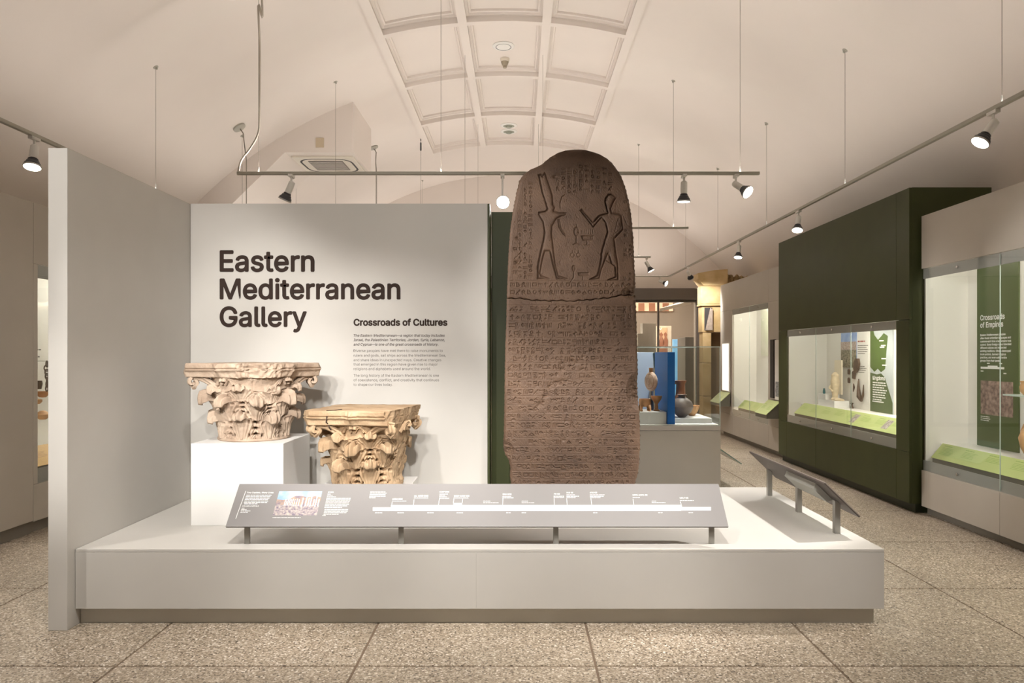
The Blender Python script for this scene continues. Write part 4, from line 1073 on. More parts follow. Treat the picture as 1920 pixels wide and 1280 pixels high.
# ---- grey showcase nearest on the right
t, X = wall_case(4.00, 1, 3.6, 7.20, 2.95, 3.70, 7.19, 0.435, 2.425, 0.10, 0.10, (4.86, 6.03), CASEP,
    'grey wall showcase with the Crossroads of Empires banner inside', 0.45, 0.70, rdep=0.175, kick=(0.075, 0.06), energy=42, doors=(4.86, 6.03), fasc=(5.4,))
XB2 = 4.45
rl, fn, a_, b_ = slope_rail(X, 3.75, 7.12, 0.05, 0.57, 0.165, 0.708, LIME, LIMED, 'lime green label rail inside the grey showcase with the tall banner')
print_blocks(rl, fn, a_, b_, 3.37, 0.18, 10, LIMED, 5)
t, ya, yb = wall_panel('banner_panel', 1832, 1910, 0.705, 2.50, mat('banner olive', (0.075, 0.105, 0.028), 0.45), 'tall olive green banner titled Crossroads of Empires with a rock relief photo', 'banner', xbk=XB2)
x2 = XB2 - 0.0145; Wd = ya - yb
bp_ = lambda f, z: Vector((x2, ya - Wd * f, z))
mb = MB()
put_text(mb, 'Crossroads', bp_(.09, 1.905), uxw, uyw, width=Wd * .60, bold=.022); mb.build('banner_title', PRINTW, t); mb = MB()
put_text(mb, 'of Empires', bp_(.09, 1.835), uxw, uyw, width=Wd * .565, bold=.022); mb.build('banner_title', PRINTW, t); mb = MB()
for i, (s_, f) in enumerate((('Eastern Mediterranean peoples', .62), ('often faced unfamiliar languages and', .74), ('customs each time a new empire took', .75), ('control. Some foreign rulers tolerated', .75), ('different cultures and respected', .64), ('existing traditions. Others destroyed', .74), ('local symbols, banned religious', .63), ('practices, and even exiled entire', .65), ('groups from their lands.', .49))):
    put_text(mb, s_, bp_(.09, 1.755 - i * .0305), uxw, uyw, width=Wd * f, bold=.03)
mb.quad(bp_(.10, 1.442), bp_(.68, 1.442), bp_(.68, 1.462), bp_(.10, 1.462)); mb.quad(bp_(.28, 1.462), bp_(.52, 1.462), bp_(.52, 1.474), bp_(.28, 1.474))
for f, z in ((.10, 1.415), (.26, 1.49), (.56, 1.49), (.66, 1.40)): mb.quad(bp_(f, z), bp_(f + .07, z), bp_(f + .07, z + .01), bp_(f, z + .01))
text_bars(mb, bp_(.10, .985), uxw, uyw, [.13, .14, .13], .018, .007)
tag(mb.build('banner_print', PRINTW, t), kind='stuff')
MB().box(x2, x2 + 0.001, ya - Wd * .88, ya - Wd * .10, 1.01, 1.33).build('relief_photo', mat('relief photo', (0.12, 0.075, 0.065), 0.6, scale=26, col2=(0.44, 0.31, 0.26), detail=6, bump=.3, bscale=50), t)
# pottery at the right of that case
j = thing('storage_jar', (4.28, 6.03, 0.70), 'orange pottery jar standing beside the tall banner', 'jar')
MB().lathe([(.02, 0), (.05, .02), (.09, .10), (.105, .18), (.08, .25), (.05, .28), (.055, .30), (.062, .31), (.05, .31), (.04, .28)], (4.28, 6.03, 0.70), 28).build('body', TERRA2, j, smooth=40)
for s_ in (-1, 1): MB().tube([(4.28, 6.03 + s_ * .09, .90), (4.28, 6.03 + s_ * .135, .93), (4.28, 6.03 + s_ * .10, .985), (4.28, 6.03 + s_ * .05, .985)], .012, 8).build('handle', TERRA2, j, smooth=True)
sh = thing('glass_shelf', (4.33, 5.55, 1.22), 'glass shelf with small pots in the grey showcase', 'shelf'); MB().box(4.24, 4.446, 5.2, 6.35, 1.22, 1.232).build('pane', GLASSE, sh)
q_ = MB().lathe([(.03, 0), (.055, .03), (.06, .07), (.05, .10), (.058, .12), (.045, .12)], (4.34, 6.18, 1.232), 20).build('small_pot', TERRA2, smooth=40)
tag(q_, 'small orange pot on the glass shelf', 'pot')

# ---- grey showcase beyond the green one
t, X = wall_case(4.00, 1, 10.875, 14.36, 2.94, 11.62, 13.57, 0.45, 2.415, 0.10, 0.11, (12.57,), CASEP,
    'grey wall showcase with a two-pane window beyond the olive green one', 0.45, 0.66, rdep=0.19, kick=(0.08, 0.06), energy=26, doors=(11.62, 12.57, 13.57), fasc=(11.62,))
rl, fn, a_, b_ = slope_rail(X, 11.75, 13.4, 0.05, 0.60, 0.18, 0.74, LIME, LIMED, 'lime green label rail inside the two-pane grey showcase')
print_blocks(rl, fn, a_, b_, 1.65, 0.19, 5, LIMED, 6)
t, ya, yb = wall_panel('wall_map', 1427, 1462, 1.55, 2.45, mat('pale map', (0.62, 0.66, 0.50), .6, scale=4, col2=(.80, .80, .70)), 'pale green map board at the back of the two-pane grey showcase', 'map', xbk=4.45)
b_ = MB().box(4.20, 4.40, 11.70, 12.05, 0.661, 0.80, .003).build('display_block', WHITEP); tag(b_, 'white display block under the stone bust', 'display block')
bu = thing('stone_bust', (4.27, 11.83, 0.80), 'pale stone head on a white block in the two-pane grey showcase', 'sculpture')
MB().lathe([(.11, 0), (.12, .05), (.06, .12), (.055, .2), (.085, .28), (.10, .38), (.085, .47), (.03, .52), (0, .525)], (4.27, 11.83, .80), 20).build('head', mat('pale stone', (.66, .60, .52), .8, .15, 20), bu, smooth=40)
MB().lathe([(.10, 0), (.115, .03), (.09, .06), (0, .06)], (4.27, 11.83, .80), 8).build('base', mat('pale stone', (.66, .60, .52)), bu)
# standing-out label rails, lit text box and dark niche on its face
for (ya, yb, lab) in ((13.63, 14.25, 'lime green sloping label mounted left of the two-pane window'), (11.02, 11.55, 'lime green sloping label mounted between the two-pane window and the green showcase')):
    rl, fn, a_, b_ = slope_rail(lambda d: 4.0 + d, ya, yb, -0.24, 0.66, -0.02, 0.86, LIME, LIMED, lab)
    print_blocks(rl, fn, a_, b_, yb - ya, 0.24, 2, LIMED, int(ya * 10))
lb = thing('light_box', (3.985, 13.9, 0.87), 'tall narrow lit text panel on the grey showcase face', 'light box')
MB().box(3.972, 3.999, 13.68, 14.14, 0.87, 1.80, .003).build('frame', INNER, lb); MB().box(3.968, 3.9715, 13.70, 14.12, 0.89, 1.78).build('lit_face', mat('lit text face', (1.0, .94, .82), .6, emit=1.2), lb)
nb = MB().box(3.955, 3.998, 11.25, 11.40, 0.90, 1.81).build('niche_stand_in', mat('black board', (.03, .03, .03), .5)); tag(nb, 'narrow black board standing in for a dark niche on the grey showcase beside the lime label', 'board')  # no recess cut: the niche's darkness is put into a black board
nw = thing('text_board', (3.985, 11.08, 0.88), 'white upright board with a dark picture next to the black board standing in for a niche', 'text board')
MB().box(3.97, 3.998, 10.98, 11.235, 0.88, 1.80, .002).build('board', INNER, nw); MB().box(3.967, 3.9695, 11.02, 11.20, 0.93, 1.16).build('picture', mat('grey picture', (.12, .12, .12), .5, scale=30, col2=(.4, .4, .4)), nw)

# ---- left side: plain taupe cabinet wall, then a lit showcase
lc = thing('cabinet_wall', (-4.6, 3.6, 0), 'plain taupe cabinet wall behind the tall partition', 'cabinet')
MB().box(-4.33, -4.31, 1.0, 6.40, 0, 0.11).build('toe_kick', mat('case kick warm grey', (.22, .2, .17), .5), lc)
for a, b in ((1.0, 2.8), (2.803, 4.6), (4.603, 6.398)): MB().box(-4.31, -4.28, a, b, 0.112, 2.92, .001).build('panel', CASEP, lc)
MB().box(-5.1, -4.31, 1.0, 6.398, 0.11, 2.92).build('carcass', CASEP, lc)
t, X = wall_case(-4.28, -1, 6.40, 9.9, 2.92, 6.46, 9.6, 0.43, 2.38, 0.12, 0.13, (7.5, 8.55), CASEP,
    'lit wall showcase with hanging finds, seen past the tall partition', 0.5, 0.62, kick=(0.10, 0.05), energy=46, doors=(7.5, 8.55), fasc=(8.0,))
OCH = mat('ochre rail', (0.62, 0.36, 0.07), .5)
rl, fn, a_, b_ = slope_rail(X, 6.50, 9.5, 0.05, 0.57, 0.20, 0.73, OCH, OCH, 'ochre yellow label rail inside the lit showcase past the partition')
print_blocks(rl, fn, a_, b_, 3.0, 0.2, 8, mat('ochre print', (.4, .22, .05), .6), 9)
def lw(px, py, x0): d = x0 * F / (px - VX); return Vector((x0, d, EYE - (py - VY) * d / F))
LX = -4.28 - 0.38
for i, (px, py, prof, m, lab) in enumerate((
    (80, 745, [(.0, 0), (.03, .004), (.075, .05), (.085, .06), (.078, .06), (.06, .03)], TERRA, 'brown bowl hung in the lit showcase past the partition'),
    (80, 786, [(.0, 0), (.03, .0), (.065, .03), (.07, .05), (.045, .07), (.02, .085), (.0, .085)], TERRA2, 'small orange lamp hung below the brown bowl'),
    (68, 757, [(.0, 0), (.03, .0), (.05, .02), (.05, .04), (.02, .05), (.0, .05)], TERRA2, 'tiny orange lamp hung near the edge of the lit showcase'),
    (70, 729, [(.0, 0), (.035, 0), (.045, .05), (.04, .08), (.0, .08)], BRONZE, 'dark square bronze fitting hung above the bowls'))):
    p = lw(px, py, LX); o_ = MB().lathe(prof, (p.x, p.y, p.z), 18)
    t = thing(('clay_bowl', 'oil_lamp', 'oil_lamp', 'bronze_fitting')[i], (p.x, p.y, p.z), lab, ('bowl', 'lamp', 'lamp', 'artifact')[i])
    o_.build('vessel', m, t, smooth=40); MB().tube([(p.x - .02, p.y, p.z + .03), (-4.775, p.y, p.z + .03)], .003, 6).build('mount_pin', STEEL, t)
p = lw(88, 705, LX); ch = thing('bronze_chain', (p.x, p.y, p.z - .2), 'dark bronze chain hung in the lit showcase past the partition', 'chain')
for i in range(7):
    cz = p.z + 0.12 - i * 0.04; a = i * 1.1
    MB().tube([(p.x + .012 * math.sin(a) * math.cos(t_), p.y + .026 * math.cos(t_) * (1 if i % 2 else .5), cz + .03 * math.sin(t_)) for t_ in np.linspace(0, 2 * PI, 13)], .007, 6, cap=False).build('link', BRONZE, ch, smooth=True)
MB().tube([(p.x, p.y, p.z + .15), (-4.775, p.y, p.z + .15)], .003, 6).build('mount_pin', STEEL, ch)
t = thing('case_text', (-4.776, 7.2, 1.2), 'grey text panel on the back of the lit showcase past the partition', 'text panel'); MB().box(-4.777, -4.772, 6.6, 8.0, 1.2, 2.1).build('board', INNER, t)
mb = MB(); text_bars(mb, Vector((-4.771, 6.75, 1.62)), Vector((0, 1, 0)), uyw, [.5, .46, .48, .42], .035, .012); tag(mb.build('panel_print', PRINTG, t), kind='stuff')

# ================================================================== CENTRE GLASS CASE BEHIND THE PLINTH
gy0_, gy1_, gx0_, gx1_ = 6.60, 7.50, 0.55, 1.84
cc = thing('glass_showcase', ((gx0_ + gx1_) / 2, (gy0_ + gy1_) / 2, 0), 'free-standing glass showcase on a grey base behind the plinth', 'showcase')
MB().box(gx0_ + .03, gx1_ - .03, gy0_ + .03, gy1_ - .03, 0, 0.06).build('toe_kick', mat('toe kick', (.3, .3, .3)), cc)
MB().box(gx0_, gx1_, gy0_, gy1_, 0.06, 0.885, .002).build('base', CASEP, cc)
MB().box(gx0_, gx1_, gy0_, gy1_, 0.888, 0.93, .002).build('rim', mat('case rim', (.50, .46, .42), .5), cc)
MB().box(gx0_ + .015, gx1_ - .015, gy0_ + .015, gy1_ - .015, 0.931, 0.94).build('deck', WHITEP, cc)
GT = 1.65
for (a, b, c_, d_) in ((gx0_, gx1_, gy0_, gy0_ + .01), (gx0_, gx1_, gy1_ - .01, gy1_), (gx0_, gx0_ + .01, gy0_ + .011, gy1_ - .011), (gx1_ - .01, gx1_, gy0_ + .011, gy1_ - .011)):
    MB().box(a, b, c_, d_, 0.931, GT - .011).build('glass_pane', GLASS, cc)
MB().box(gx0_, gx1_, gy0_, gy1_, GT - .01, GT).build('glass_lid', GLASS, cc)
for x in (gx0_ + .002, gx1_ - .008):
    for y in (gy0_ - .001, gy1_ - .008): MB().box(x, x + .006, y, y + .006, .931, GT).build('glass_edge', GLASSE, cc)
for y in (gy0_ - .001, gy1_ - .004): MB().box(gx0_, gx1_, y, y + .004, GT - .006, GT + .001).build('glass_edge', GLASSE, cc)
# inside: risers, blue fin, map panel, pottery
r1 = MB().box(0.75, 1.36, 6.66, 7.02, .94, 1.05, .002).build('display_block', WHITEP); tag(r1, 'low white display block left of the blue upright panel', 'display block')
r2 = MB().box(1.438, 1.80, 6.74, 7.26, .94, 0.985, .002).build('display_block', WHITEP); tag(r2, 'low white display block right of the blue upright panel', 'display block')
r2.scale = (1, 1, 1)
bf = MB().box(1.364, 1.432, 6.635, 7.25, .94, 1.60, .002).build('blue_panel', BLUEP); tag(bf, 'deep blue upright panel dividing the glass showcase', 'panel')
mp = thing('map_board', (1.05, 7.33, .94), 'pale blue upright panel printed with a dark and blue map in the glass showcase', 'map')
MB().box(0.70, 1.36, 7.30, 7.33, .94, 1.60, .002).build('board', mat('map board', (.46, .55, .70), .5), mp)
def mpp(px, py): p = P(px, py, 7.298); return (p.x, 7.298, p.z)
mb = MB(); mb.add([mpp(*q_) for q_ in ((1224, 662), (1231, 661), (1235, 670), (1236, 690), (1234, 705), (1230, 700), (1226, 685))], [tuple(range(7))]); mb.build('map_land', mat('map dark', (.02, .045, .06), .5), mp)
mb = MB(); mb.add([mpp(*q_) for q_ in ((1238, 668), (1241, 668), (1244, 685), (1249, 678), (1248, 700), (1246, 708), (1240, 698), (1237, 685))], [tuple(range(8))]); mb.build('map_sea', mat('map blue', (.03, .16, .42), .5), mp)
def pot(name, px, py, d, prof, m, lab, cat, extra=None, z=None, sq=1.0):
    p = P(px, py, d); z = p.z if z is None else z
    t = thing(name, (p.x, d, z), lab, cat)
    MB().lathe(prof, (p.x, d, z), 32, squash=sq).build('body', m, t, smooth=40)
    if extra: extra(t, p.x, d, z)
    return t
k_ = 6.85 / F
pot('round_pot', 1278.5, 783, 6.86, [(.03, 0), (.035, .004), (.085, .05), (.108, .10), (.095, .145), (.06, .175), (.035, .19), (.03, .20), (.05, .215), (.042, .215), (.025, .2)], DARKPOT, 'dark round-bellied pot standing in front of the reddish jug', 'pot', z=.985)
def jh(t, x, y, z):
    MB().tube([(x - .055, y, z + .17), (x - .085, y, z + .22), (x - .075, y, z + .30), (x - .03, y, z + .32)], .012, 8).build('handle', TERRA, t, smooth=True)
pot('tall_jug', 1276, 783, 7.14, [(.03, 0), (.035, .005), (.055, .06), (.06, .11), (.052, .17), (.045, .22), (.042, .30), (.06, .335), (.052, .335), (.035, .3)], mat('reddish pottery', (.30, .12, .06), .6, .25, 14), 'reddish long-necked jug standing behind the dark round pot', 'jug', jh, z=.985)
pot('shallow_bowl', 1297, 783, 7.03, [(.02, 0), (.03, .004), (.06, .05), (.075, .10), (.069, .10), (.05, .05)], TERRA2, 'orange open bowl beside the dark round pot', 'bowl', z=.985)
pot('stemmed_goblet', 1231, 774, 6.80, [(.028, 0), (.03, .005), (.014, .02), (.017, .035), (.013, .06), (.02, .075), (.045, .11), (.052, .14), (.046, .14), (.03, .1)], TERRA, 'brown stemmed goblet on the low white block', 'goblet', z=1.05)
def feet(t, x, y, z):
    for a in range(4):
        an = PI / 4 + a * PI / 2
        MB().tube([(x + .045 * math.cos(an), y + .045 * math.sin(an), z + .055), (x + .06 * math.cos(an), y + .06 * math.sin(an), z + .02), (x + .05 * math.cos(an), y + .05 * math.sin(an), z + .002)], [.016, .012, .012], 8).build('foot', TERRA, t, smooth=True)
pot('footed_bowl', 1209, 774, 6.78, [(.0, .04), (.035, .042), (.055, .07), (.052, .11), (.057, .115), (.048, .115), (.04, .08)], TERRA, 'small orange bowl on stubby feet beside the goblet', 'bowl', feet, z=1.05)
def stand(t, x, y, z):
    MB().tube([(x, y + .05, z), (x, y + .05, z + .12)], .006, 8).build('mount', STEEL, t)
fp = P(1219, 750, 7.0)
t = thing('barrel_flask', (fp.x, 7.0, 1.05), 'ribbed pale oval flask standing on its side behind the goblet', 'flask')
mb = MB(); mb.lathe([(.0, -.035), (.05, -.03), (.085, -.015), (.095, 0), (.085, .015), (.05, .03), (0, .035)], (fp.x, 6.95, 1.05 + .27), 28, axis=(-.90, -.43, 0)); mb.build('body', mat('banded pottery', (.55, .34, .24), .6, scale=30, col2=(.72, .56, .46)), t, smooth=40)
for rr2 in (.03, .05, .07):
    ax = Vector((-.90, -.43, 0)).normalized(); e1 = Vector((0, 0, 1)); e2 = ax.cross(e1)
    MB().tube([Vector((fp.x, 6.95, 1.32)) + ax * (.037 - rr2 * .25) + e1 * rr2 * math.cos(a) + e2 * rr2 * math.sin(a) for a in np.linspace(0, 2 * PI, 21)], .003, 6, cap=False).build('painted_ring', mat('painted brown', (.22, .10, .06), .6), t, smooth=True)
MB().tube([(fp.x, 6.95, 1.05), (fp.x, 6.95, 1.23)], [.03, .012], 10).build('stand', STEEL, t)
MB().tube([(fp.x + .0, 6.95, 1.41), (fp.x, 6.95, 1.45)], [.018, .022], 10).build('neck', TERRA, t)

# ================================================================== STONE DOORWAY BESIDE THE PORTAL
SAND = mat('yellow sandstone', (0.52, 0.36, 0.16), .8, scale=5, col2=(.64, .47, .25))
sd = thing('stone_doorway', (4.55, 15.3, 0), 'yellow sandstone doorway with a rough cornice beside the portal', 'doorway')
courses = [(0.0, .72), (.725, 1.40), (1.405, 2.03)]
for z0, z1 in courses: MB().box(3.79, 3.96, 14.9, 15.2, z0, z1 - .004, .006).build('jamb_block', SAND, sd)
for z0, z1 in courses: MB().box(4.24, 4.60, 14.9, 15.2, z0, z1 - .004, .006).build('jamb_block', SAND, sd)
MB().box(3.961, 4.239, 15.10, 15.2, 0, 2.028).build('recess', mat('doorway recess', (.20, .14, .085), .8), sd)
MB().box(3.77, 4.60, 14.9, 15.2, 2.035, 2.57, .006).build('lintel_block', SAND, sd)
MB().box(3.74, 4.60, 14.86, 15.2, 2.575, 2.61, .004).build('string_course', SAND, sd)
MB().box(3.75, 4.24, 14.88, 15.2, 2.615, 2.98, .006).build('lintel_block', SAND, sd); MB().box(4.246, 4.60, 14.88, 15.2, 2.615, 2.98, .006).build('lintel_block', SAND, sd)
mb = MB(); cp = [(3.79, 2.985), (3.75, 3.03), (3.71, 3.08), (3.68, 3.12), (3.68, 3.24), (4.0, 3.30), (4.28, 3.32), (4.28, 2.985)]
mb.prism(cp, (0, 15.25, 0), (1, 0, 0), (0, 0, 1), .42); mb.build('cornice_block', SAND, sd)
mb = MB(); nb_ = 10
vs_, fs = [], []
for i in range(13):
    f = i / 12; cx = 4.29 + .46 * f; hh = .30 - .10 * f
    for k2 in range(nb_):
        a = 2 * PI * k2 / nb_; rr2 = .16 * (1 + .22 * math.sin(i * 2.3 + k2 * 1.9) + .12 * math.sin(i * 5.1 + k2 * 3.3))
        yy_ = 15.15 + 1.6 * rr2 * math.cos(a); vs_.append((cx, yy_, max(2.985, 3.09 + rr2 * (1 - .35 * f) * math.sin(a)) if cx < 4.94 else 3.0))
for i in range(12):
    for k2 in range(nb_): fs.append((i*nb_+k2, i*nb_+(k2+1) % nb_, (i+1)*nb_+(k2+1) % nb_, (i+1)*nb_+k2))
fs += [tuple(range(nb_))[::-1], tuple(12 * nb_ + k2 for k2 in range(nb_))]
mb.add(vs_, fs); mb.build('rough_cornice', mat('rough brown stone', (.20, .125, .05), .9, scale=14, col2=(.42, .29, .14), bump=.8, bscale=25), sd)
pf = thing('wall_fragment', (3.90, 14.87, 2.08), 'dark triangular stone fragment set in the sandstone doorway', 'fragment')
MB().box(3.82, 3.98, 14.893, 14.899, 2.07, 2.54).build('dark_inset', mat('dark inset', (.05, .045, .045), .6), pf)
mb = MB(); mb.prism([(3.835, 2.075), (3.98, 2.075), (3.98, 2.50), (3.935, 2.53)], (0, 14.892, 0), (1, 0, 0), (0, 0, 1), .03); mb.build('stone_chip', mat('pale chip', (.42, .34, .28), .8, .15, 20), pf)

# ================================================================== THINGS IN THE FAR GALLERY (through the glass)
def fg_box(name, px0, px1, py0, py1, d, th, m, lab, cat, ground=False):
    a, b = P(px0, py0, d), P(px1, py1, d)
    o = MB().box(a.x, b.x, d, d + th, 0.0 if ground else b.z, a.z, .004).build(name, m); return tag(o, lab, cat)
fb = thing('frieze_light_box', (3.7, 21.5, 3.2), 'orange lit picture frieze high in the far gallery', 'frieze')
a, b = P(1190, 567, 23.9), P(1262, 583, 23.9)
MB().box(a.x - 1, b.x, 23.9, 23.99, b.z, a.z + .2).build('lit_frieze', mat('lit frieze', (.85, .52, .34), .6, emit=.7, scale=3, col2=(.95, .75, .60)), fb)
for x in (3.95, 4.3, 4.75): MB().box(x, x + .2, 23.88, 23.899, b.z, b.z + .26).build('frieze_figure', mat('frieze figure', (.45, .2, .12), .6), fb)
fg_box('white_board', 1205, 1230, 606, 800, 17.6, .35, mat('far white board', (.72, .70, .66), .6), 'tall white exhibit wall standing in the far gallery', 'exhibit wall', True)
fg_box('white_board', 1196, 1205.5, 625, 800, 17.5, .35, mat('far white board', (.72, .70, .66)), 'lower white exhibit block beside the tall white exhibit wall', 'exhibit wall', True)
pn = thing('picture_panel', (4.2, 21, 0), 'framed panel with an orange two-figure picture standing in the far gallery', 'picture')
a, b = P(1231, 611, 20.9), P(1259, 662, 20.9)
MB().box(a.x, b.x, 20.9, 21.0, 0, a.z, .004).build('panel', mat('far cream panel', (.70, .60, .48), .6), pn)
MB().box(a.x + .05, b.x - .12, 20.89, 20.899, b.z, a.z - .05).build('picture', mat('far picture', (.55, .30, .17), .6, scale=2.5, col2=(.80, .55, .34)), pn)
for i in (0, 1):
    cx = a.x + .14 + i * .12; hz = a.z - .25
    mb = MB(); mb.add([(cx - .05, 20.888, b.z + .02), (cx + .06, 20.888, b.z + .02), (cx + .07, 20.888, hz - .15), (cx + .02, 20.888, hz - .06), (cx + .05, 20.888, hz), (cx, 20.888, hz + .08), (cx - .06, 20.888, hz + .02), (cx - .03, 20.888, hz - .07), (cx - .07, 20.888, hz - .2)], [tuple(range(9))]); mb.build('picture_figure', mat('far figure', (.34, .13, .07), .6), pn)
fg_box('grey_case', 1285, 1303, 632, 800, 18.2, .9, mat('far grey case', (.20, .19, .18), .5), 'tall grey showcase standing just inside the far gallery', 'showcase', True)
fg_box('far_screen', 1262, 1283, 636, 700, 20.5, .1, mat('far blue screen', (.10, .38, .75), .5, emit=.8, scale=2, col2=(.35, .6, .8)), 'tall glowing blue screen standing in the far gallery', 'screen', True)
sl = MB().slab(P(1237, 584, 18), P(1262, 576, 20), P(1296, 563, 20), P(1296, 570, 18), (0, 0, -1), .08).build('ceiling_panel', mat('far ceiling panel', (.60, .56, .50), .7)); tag(sl, 'slanted pale soffit under the ceiling of the far gallery', 'soffit')
area('far_gallery_lamp', (3.0, 20.3, 4.3), 3.5, 520 * CASE_K, col=(1, .88, .74))

# low glass-edged label by the far floor
gl_ = thing('floor_label', (2.62, 8.6, 0), 'sloping glass-topped label behind the glass showcase', 'label rail')
MB().slab((2.30, 8.50, .52), (2.30, 9.3, .52), (2.62, 9.3, .30), (2.62, 8.50, .30), (.22, 0, .32), .012).build('glass_top', mat('green glass', (.20, .30, .27), .2), gl_)
MB().box(2.30, 2.34, 8.55, 9.25, 0, .495).build('support', CASEP, gl_)

# ================================================================== CEILING GEAR: TRACKS, LAMPS, AIR CONDITIONER
ZT = 3.284                                             # track height
XTR, XTL = 3.30, -3.77
def track(name, a, b, lab, cables, z=ZT, grp=None, up=0.0):
    a, b = Vector(a), Vector(b); c_ = (a + b) / 2
    t = thing('lighting_track', c_, lab, 'lighting track', grp)
    if abs(a.x - b.x) > abs(a.y - b.y): MB().box(a.x, b.x, a.y - .017, a.y + .017, z - .014, z + .014, .002).build('rail', TRACKW, t)
    else: MB().box(a.x - .017, a.x + .017, a.y, b.y, z - .014, z + .014, .002).build('rail', TRACKW, t)
    if up:                                             # added strip and area lamp on the rail top, unseen, to wash the vault
        if abs(a.x - b.x) > abs(a.y - b.y):
            MB().box(a.x + .02, b.x - .02, a.y - .012, a.y + .012, z + .0141, z + .0147).build('added_vault_strip', STRIP, t)
            area('added_vault_light', (c_.x, c_.y, z + .016), abs(b.x - a.x) - .1, up * VAULT_FILL_K, rot=(PI, 0, 0), col=(1, .935, .875), parent=t, sizey=.026)
        else:
            MB().box(a.x - .012, a.x + .012, a.y + .02, b.y - .02, z + .0141, z + .0147).build('added_vault_strip', STRIP, t)
            area('added_vault_light', (c_.x, c_.y, z + .016), .026, up * VAULT_FILL_K, rot=(PI, 0, 0), col=(1, .935, .875), parent=t, sizey=abs(b.y - a.y) - .1)
    for (x, y) in cables:
        zc = vz(x)
        if abs(x - XC) < 1.5 and COFY[0] < y < COFY[-1]: zc += .12
        cb = MB().tube([(x, y, z + .014), (x, y, zc)], .0022, 6).build('cable', WIRE, t)
        MB().lathe([(.006, 0), (.007, .045), (.003, .05), (0, .05)], (x, y, z + .014), 8).build('gripper', STEEL, cb)
        n = Vector((XC - x, 0, ZCV - zc)).normalized()
        MB().lathe([(.028, 0), (.028, .008), (.012, .014), (.010, .03), (0, .032)], Vector((x, y, zc)) + n * -.004, 12, axis=n).build('ceiling_cup', TRACKW, cb)
    return t
ycab = [4.95, 7.33, 9.65, 12.0, 14.3]
track('r', (XTR, 0.5, ZT), (XTR, 15.84, ZT), 'long white lighting track running beside the right-hand showcases', [(XTR, y) for y in [2.5] + ycab], up=90)
track('l', (XTL, 0.5, ZT), (XTL, 15.84, ZT), 'long white lighting track behind the tall partition', [(XTL, y) for y in (2.8, 5.2, 7.54, 9.9, 12.3)], up=90)
YC = 6.836
track('c', (-2.65, YC, ZT), (2.27, YC, ZT), 'white lighting track hung crosswise above the title wall and carved slab', [(-2.448, YC), (-.729, YC), (2.09, YC)], up=120)
track('d', (-2.65, 9.78, ZT), (2.29, 9.78, ZT), 'crosswise lighting track, next one beyond the track above the title wall', [(-2.466, 9.78), (-.72, 9.78), (.33, 9.78), (2.09, 9.78)], up=120)
track('e', (-2.65, 12.72, ZT), (2.32, 12.72, ZT), 'crosswise lighting track near the coffers\u2019 far end', [(-2.507, 12.72), (-.71, 12.72), (.35, 12.72), (2.11, 12.72)], up=120)['label'] = 'crosswise lighting track, one short of the track joining the long tracks'
track('f', (XTL + .02, 15.86, ZT), (XTR - .02, 15.86, ZT), 'crosswise lighting track joining the long tracks near the end wall', [(-2.1, 15.86), (2.2, 15.86)], up=120)
track('g', (-2.65, 2.75, ZT), (2.29, 2.75, ZT), 'crosswise lighting track above the floor in front of the plinth', [(-2.4, 2.75), (2.09, 2.75)], up=85)
track('h', (-2.65, -0.3, ZT), (2.29, -0.3, ZT), 'crosswise lighting track over the open floor behind the viewer', [(-2.4, -.3), (2.09, -.3)], up=45)['label'] = 'crosswise lighting track farthest from the plinth over the open floor'

def spot(x, y, aim, lab, grp, lit=True, energy=0.0, cone=60, stem=.06, z=ZT, blend=.6, soft=.028, col=WARM):
    t = thing('track_spotlight', (x, y, z - .014), lab, 'spotlight', grp)
    MB().box(x - .018, x + .018, y - .05, y + .05, z - .038, z - .0145, .002).build('adapter', LAMPW, t)
    MB().tube([(x, y, z - .038), (x, y, z - .038 - stem)], .009, 8).build('stem', LAMPW, t)
    piv = Vector((x, y, z - .045 - stem)); d = (Vector(aim) - piv).normalized()
    hb = MB()
    hb.lathe([(.0, -.03), (.022, -.03), (.03, -.02), (.031, .075), (.028, .085)], piv, 20, axis=d)
    h = hb.build('housing', LAMPW, t, smooth=35)
    MB().lathe([(.028, .085), (.036, .092), (.034, .10), (.045, .112), (.046, .12), (.057, .135), (.060, .15)], piv, 24, axis=d).build('heat_sink', LAMPB, h, smooth=25)
    MB().lathe([(.0605, .15), (.0635, .152), (.0635, .162), (.058, .163), (.0575, .153)], piv, 24, axis=d).build('trim_ring', STEEL, h, smooth=25)
    MB().lathe([(.0572, .154), (.05, .158), (.0, .160)], piv, 24, axis=d).build('lens', LENS if lit else LENSOFF, h, smooth=40)
    if lit and energy:
        l = bpy.data.lights.new('lamp_light', 'SPOT'); l.energy = energy * SPOT_K; l.color = col; l.spot_size = math.radians(cone); l.spot_blend = blend; l.shadow_soft_size = soft
        o = bpy.data.objects.new('lamp_light', l); C.objects.link(o)
        o.rotation_mode = 'QUATERNION'; o.rotation_quaternion = d.to_track_quat('-Z', 'Y')
        o.parent = t; o.location = piv + d * .20 - wloc(t)
    return t
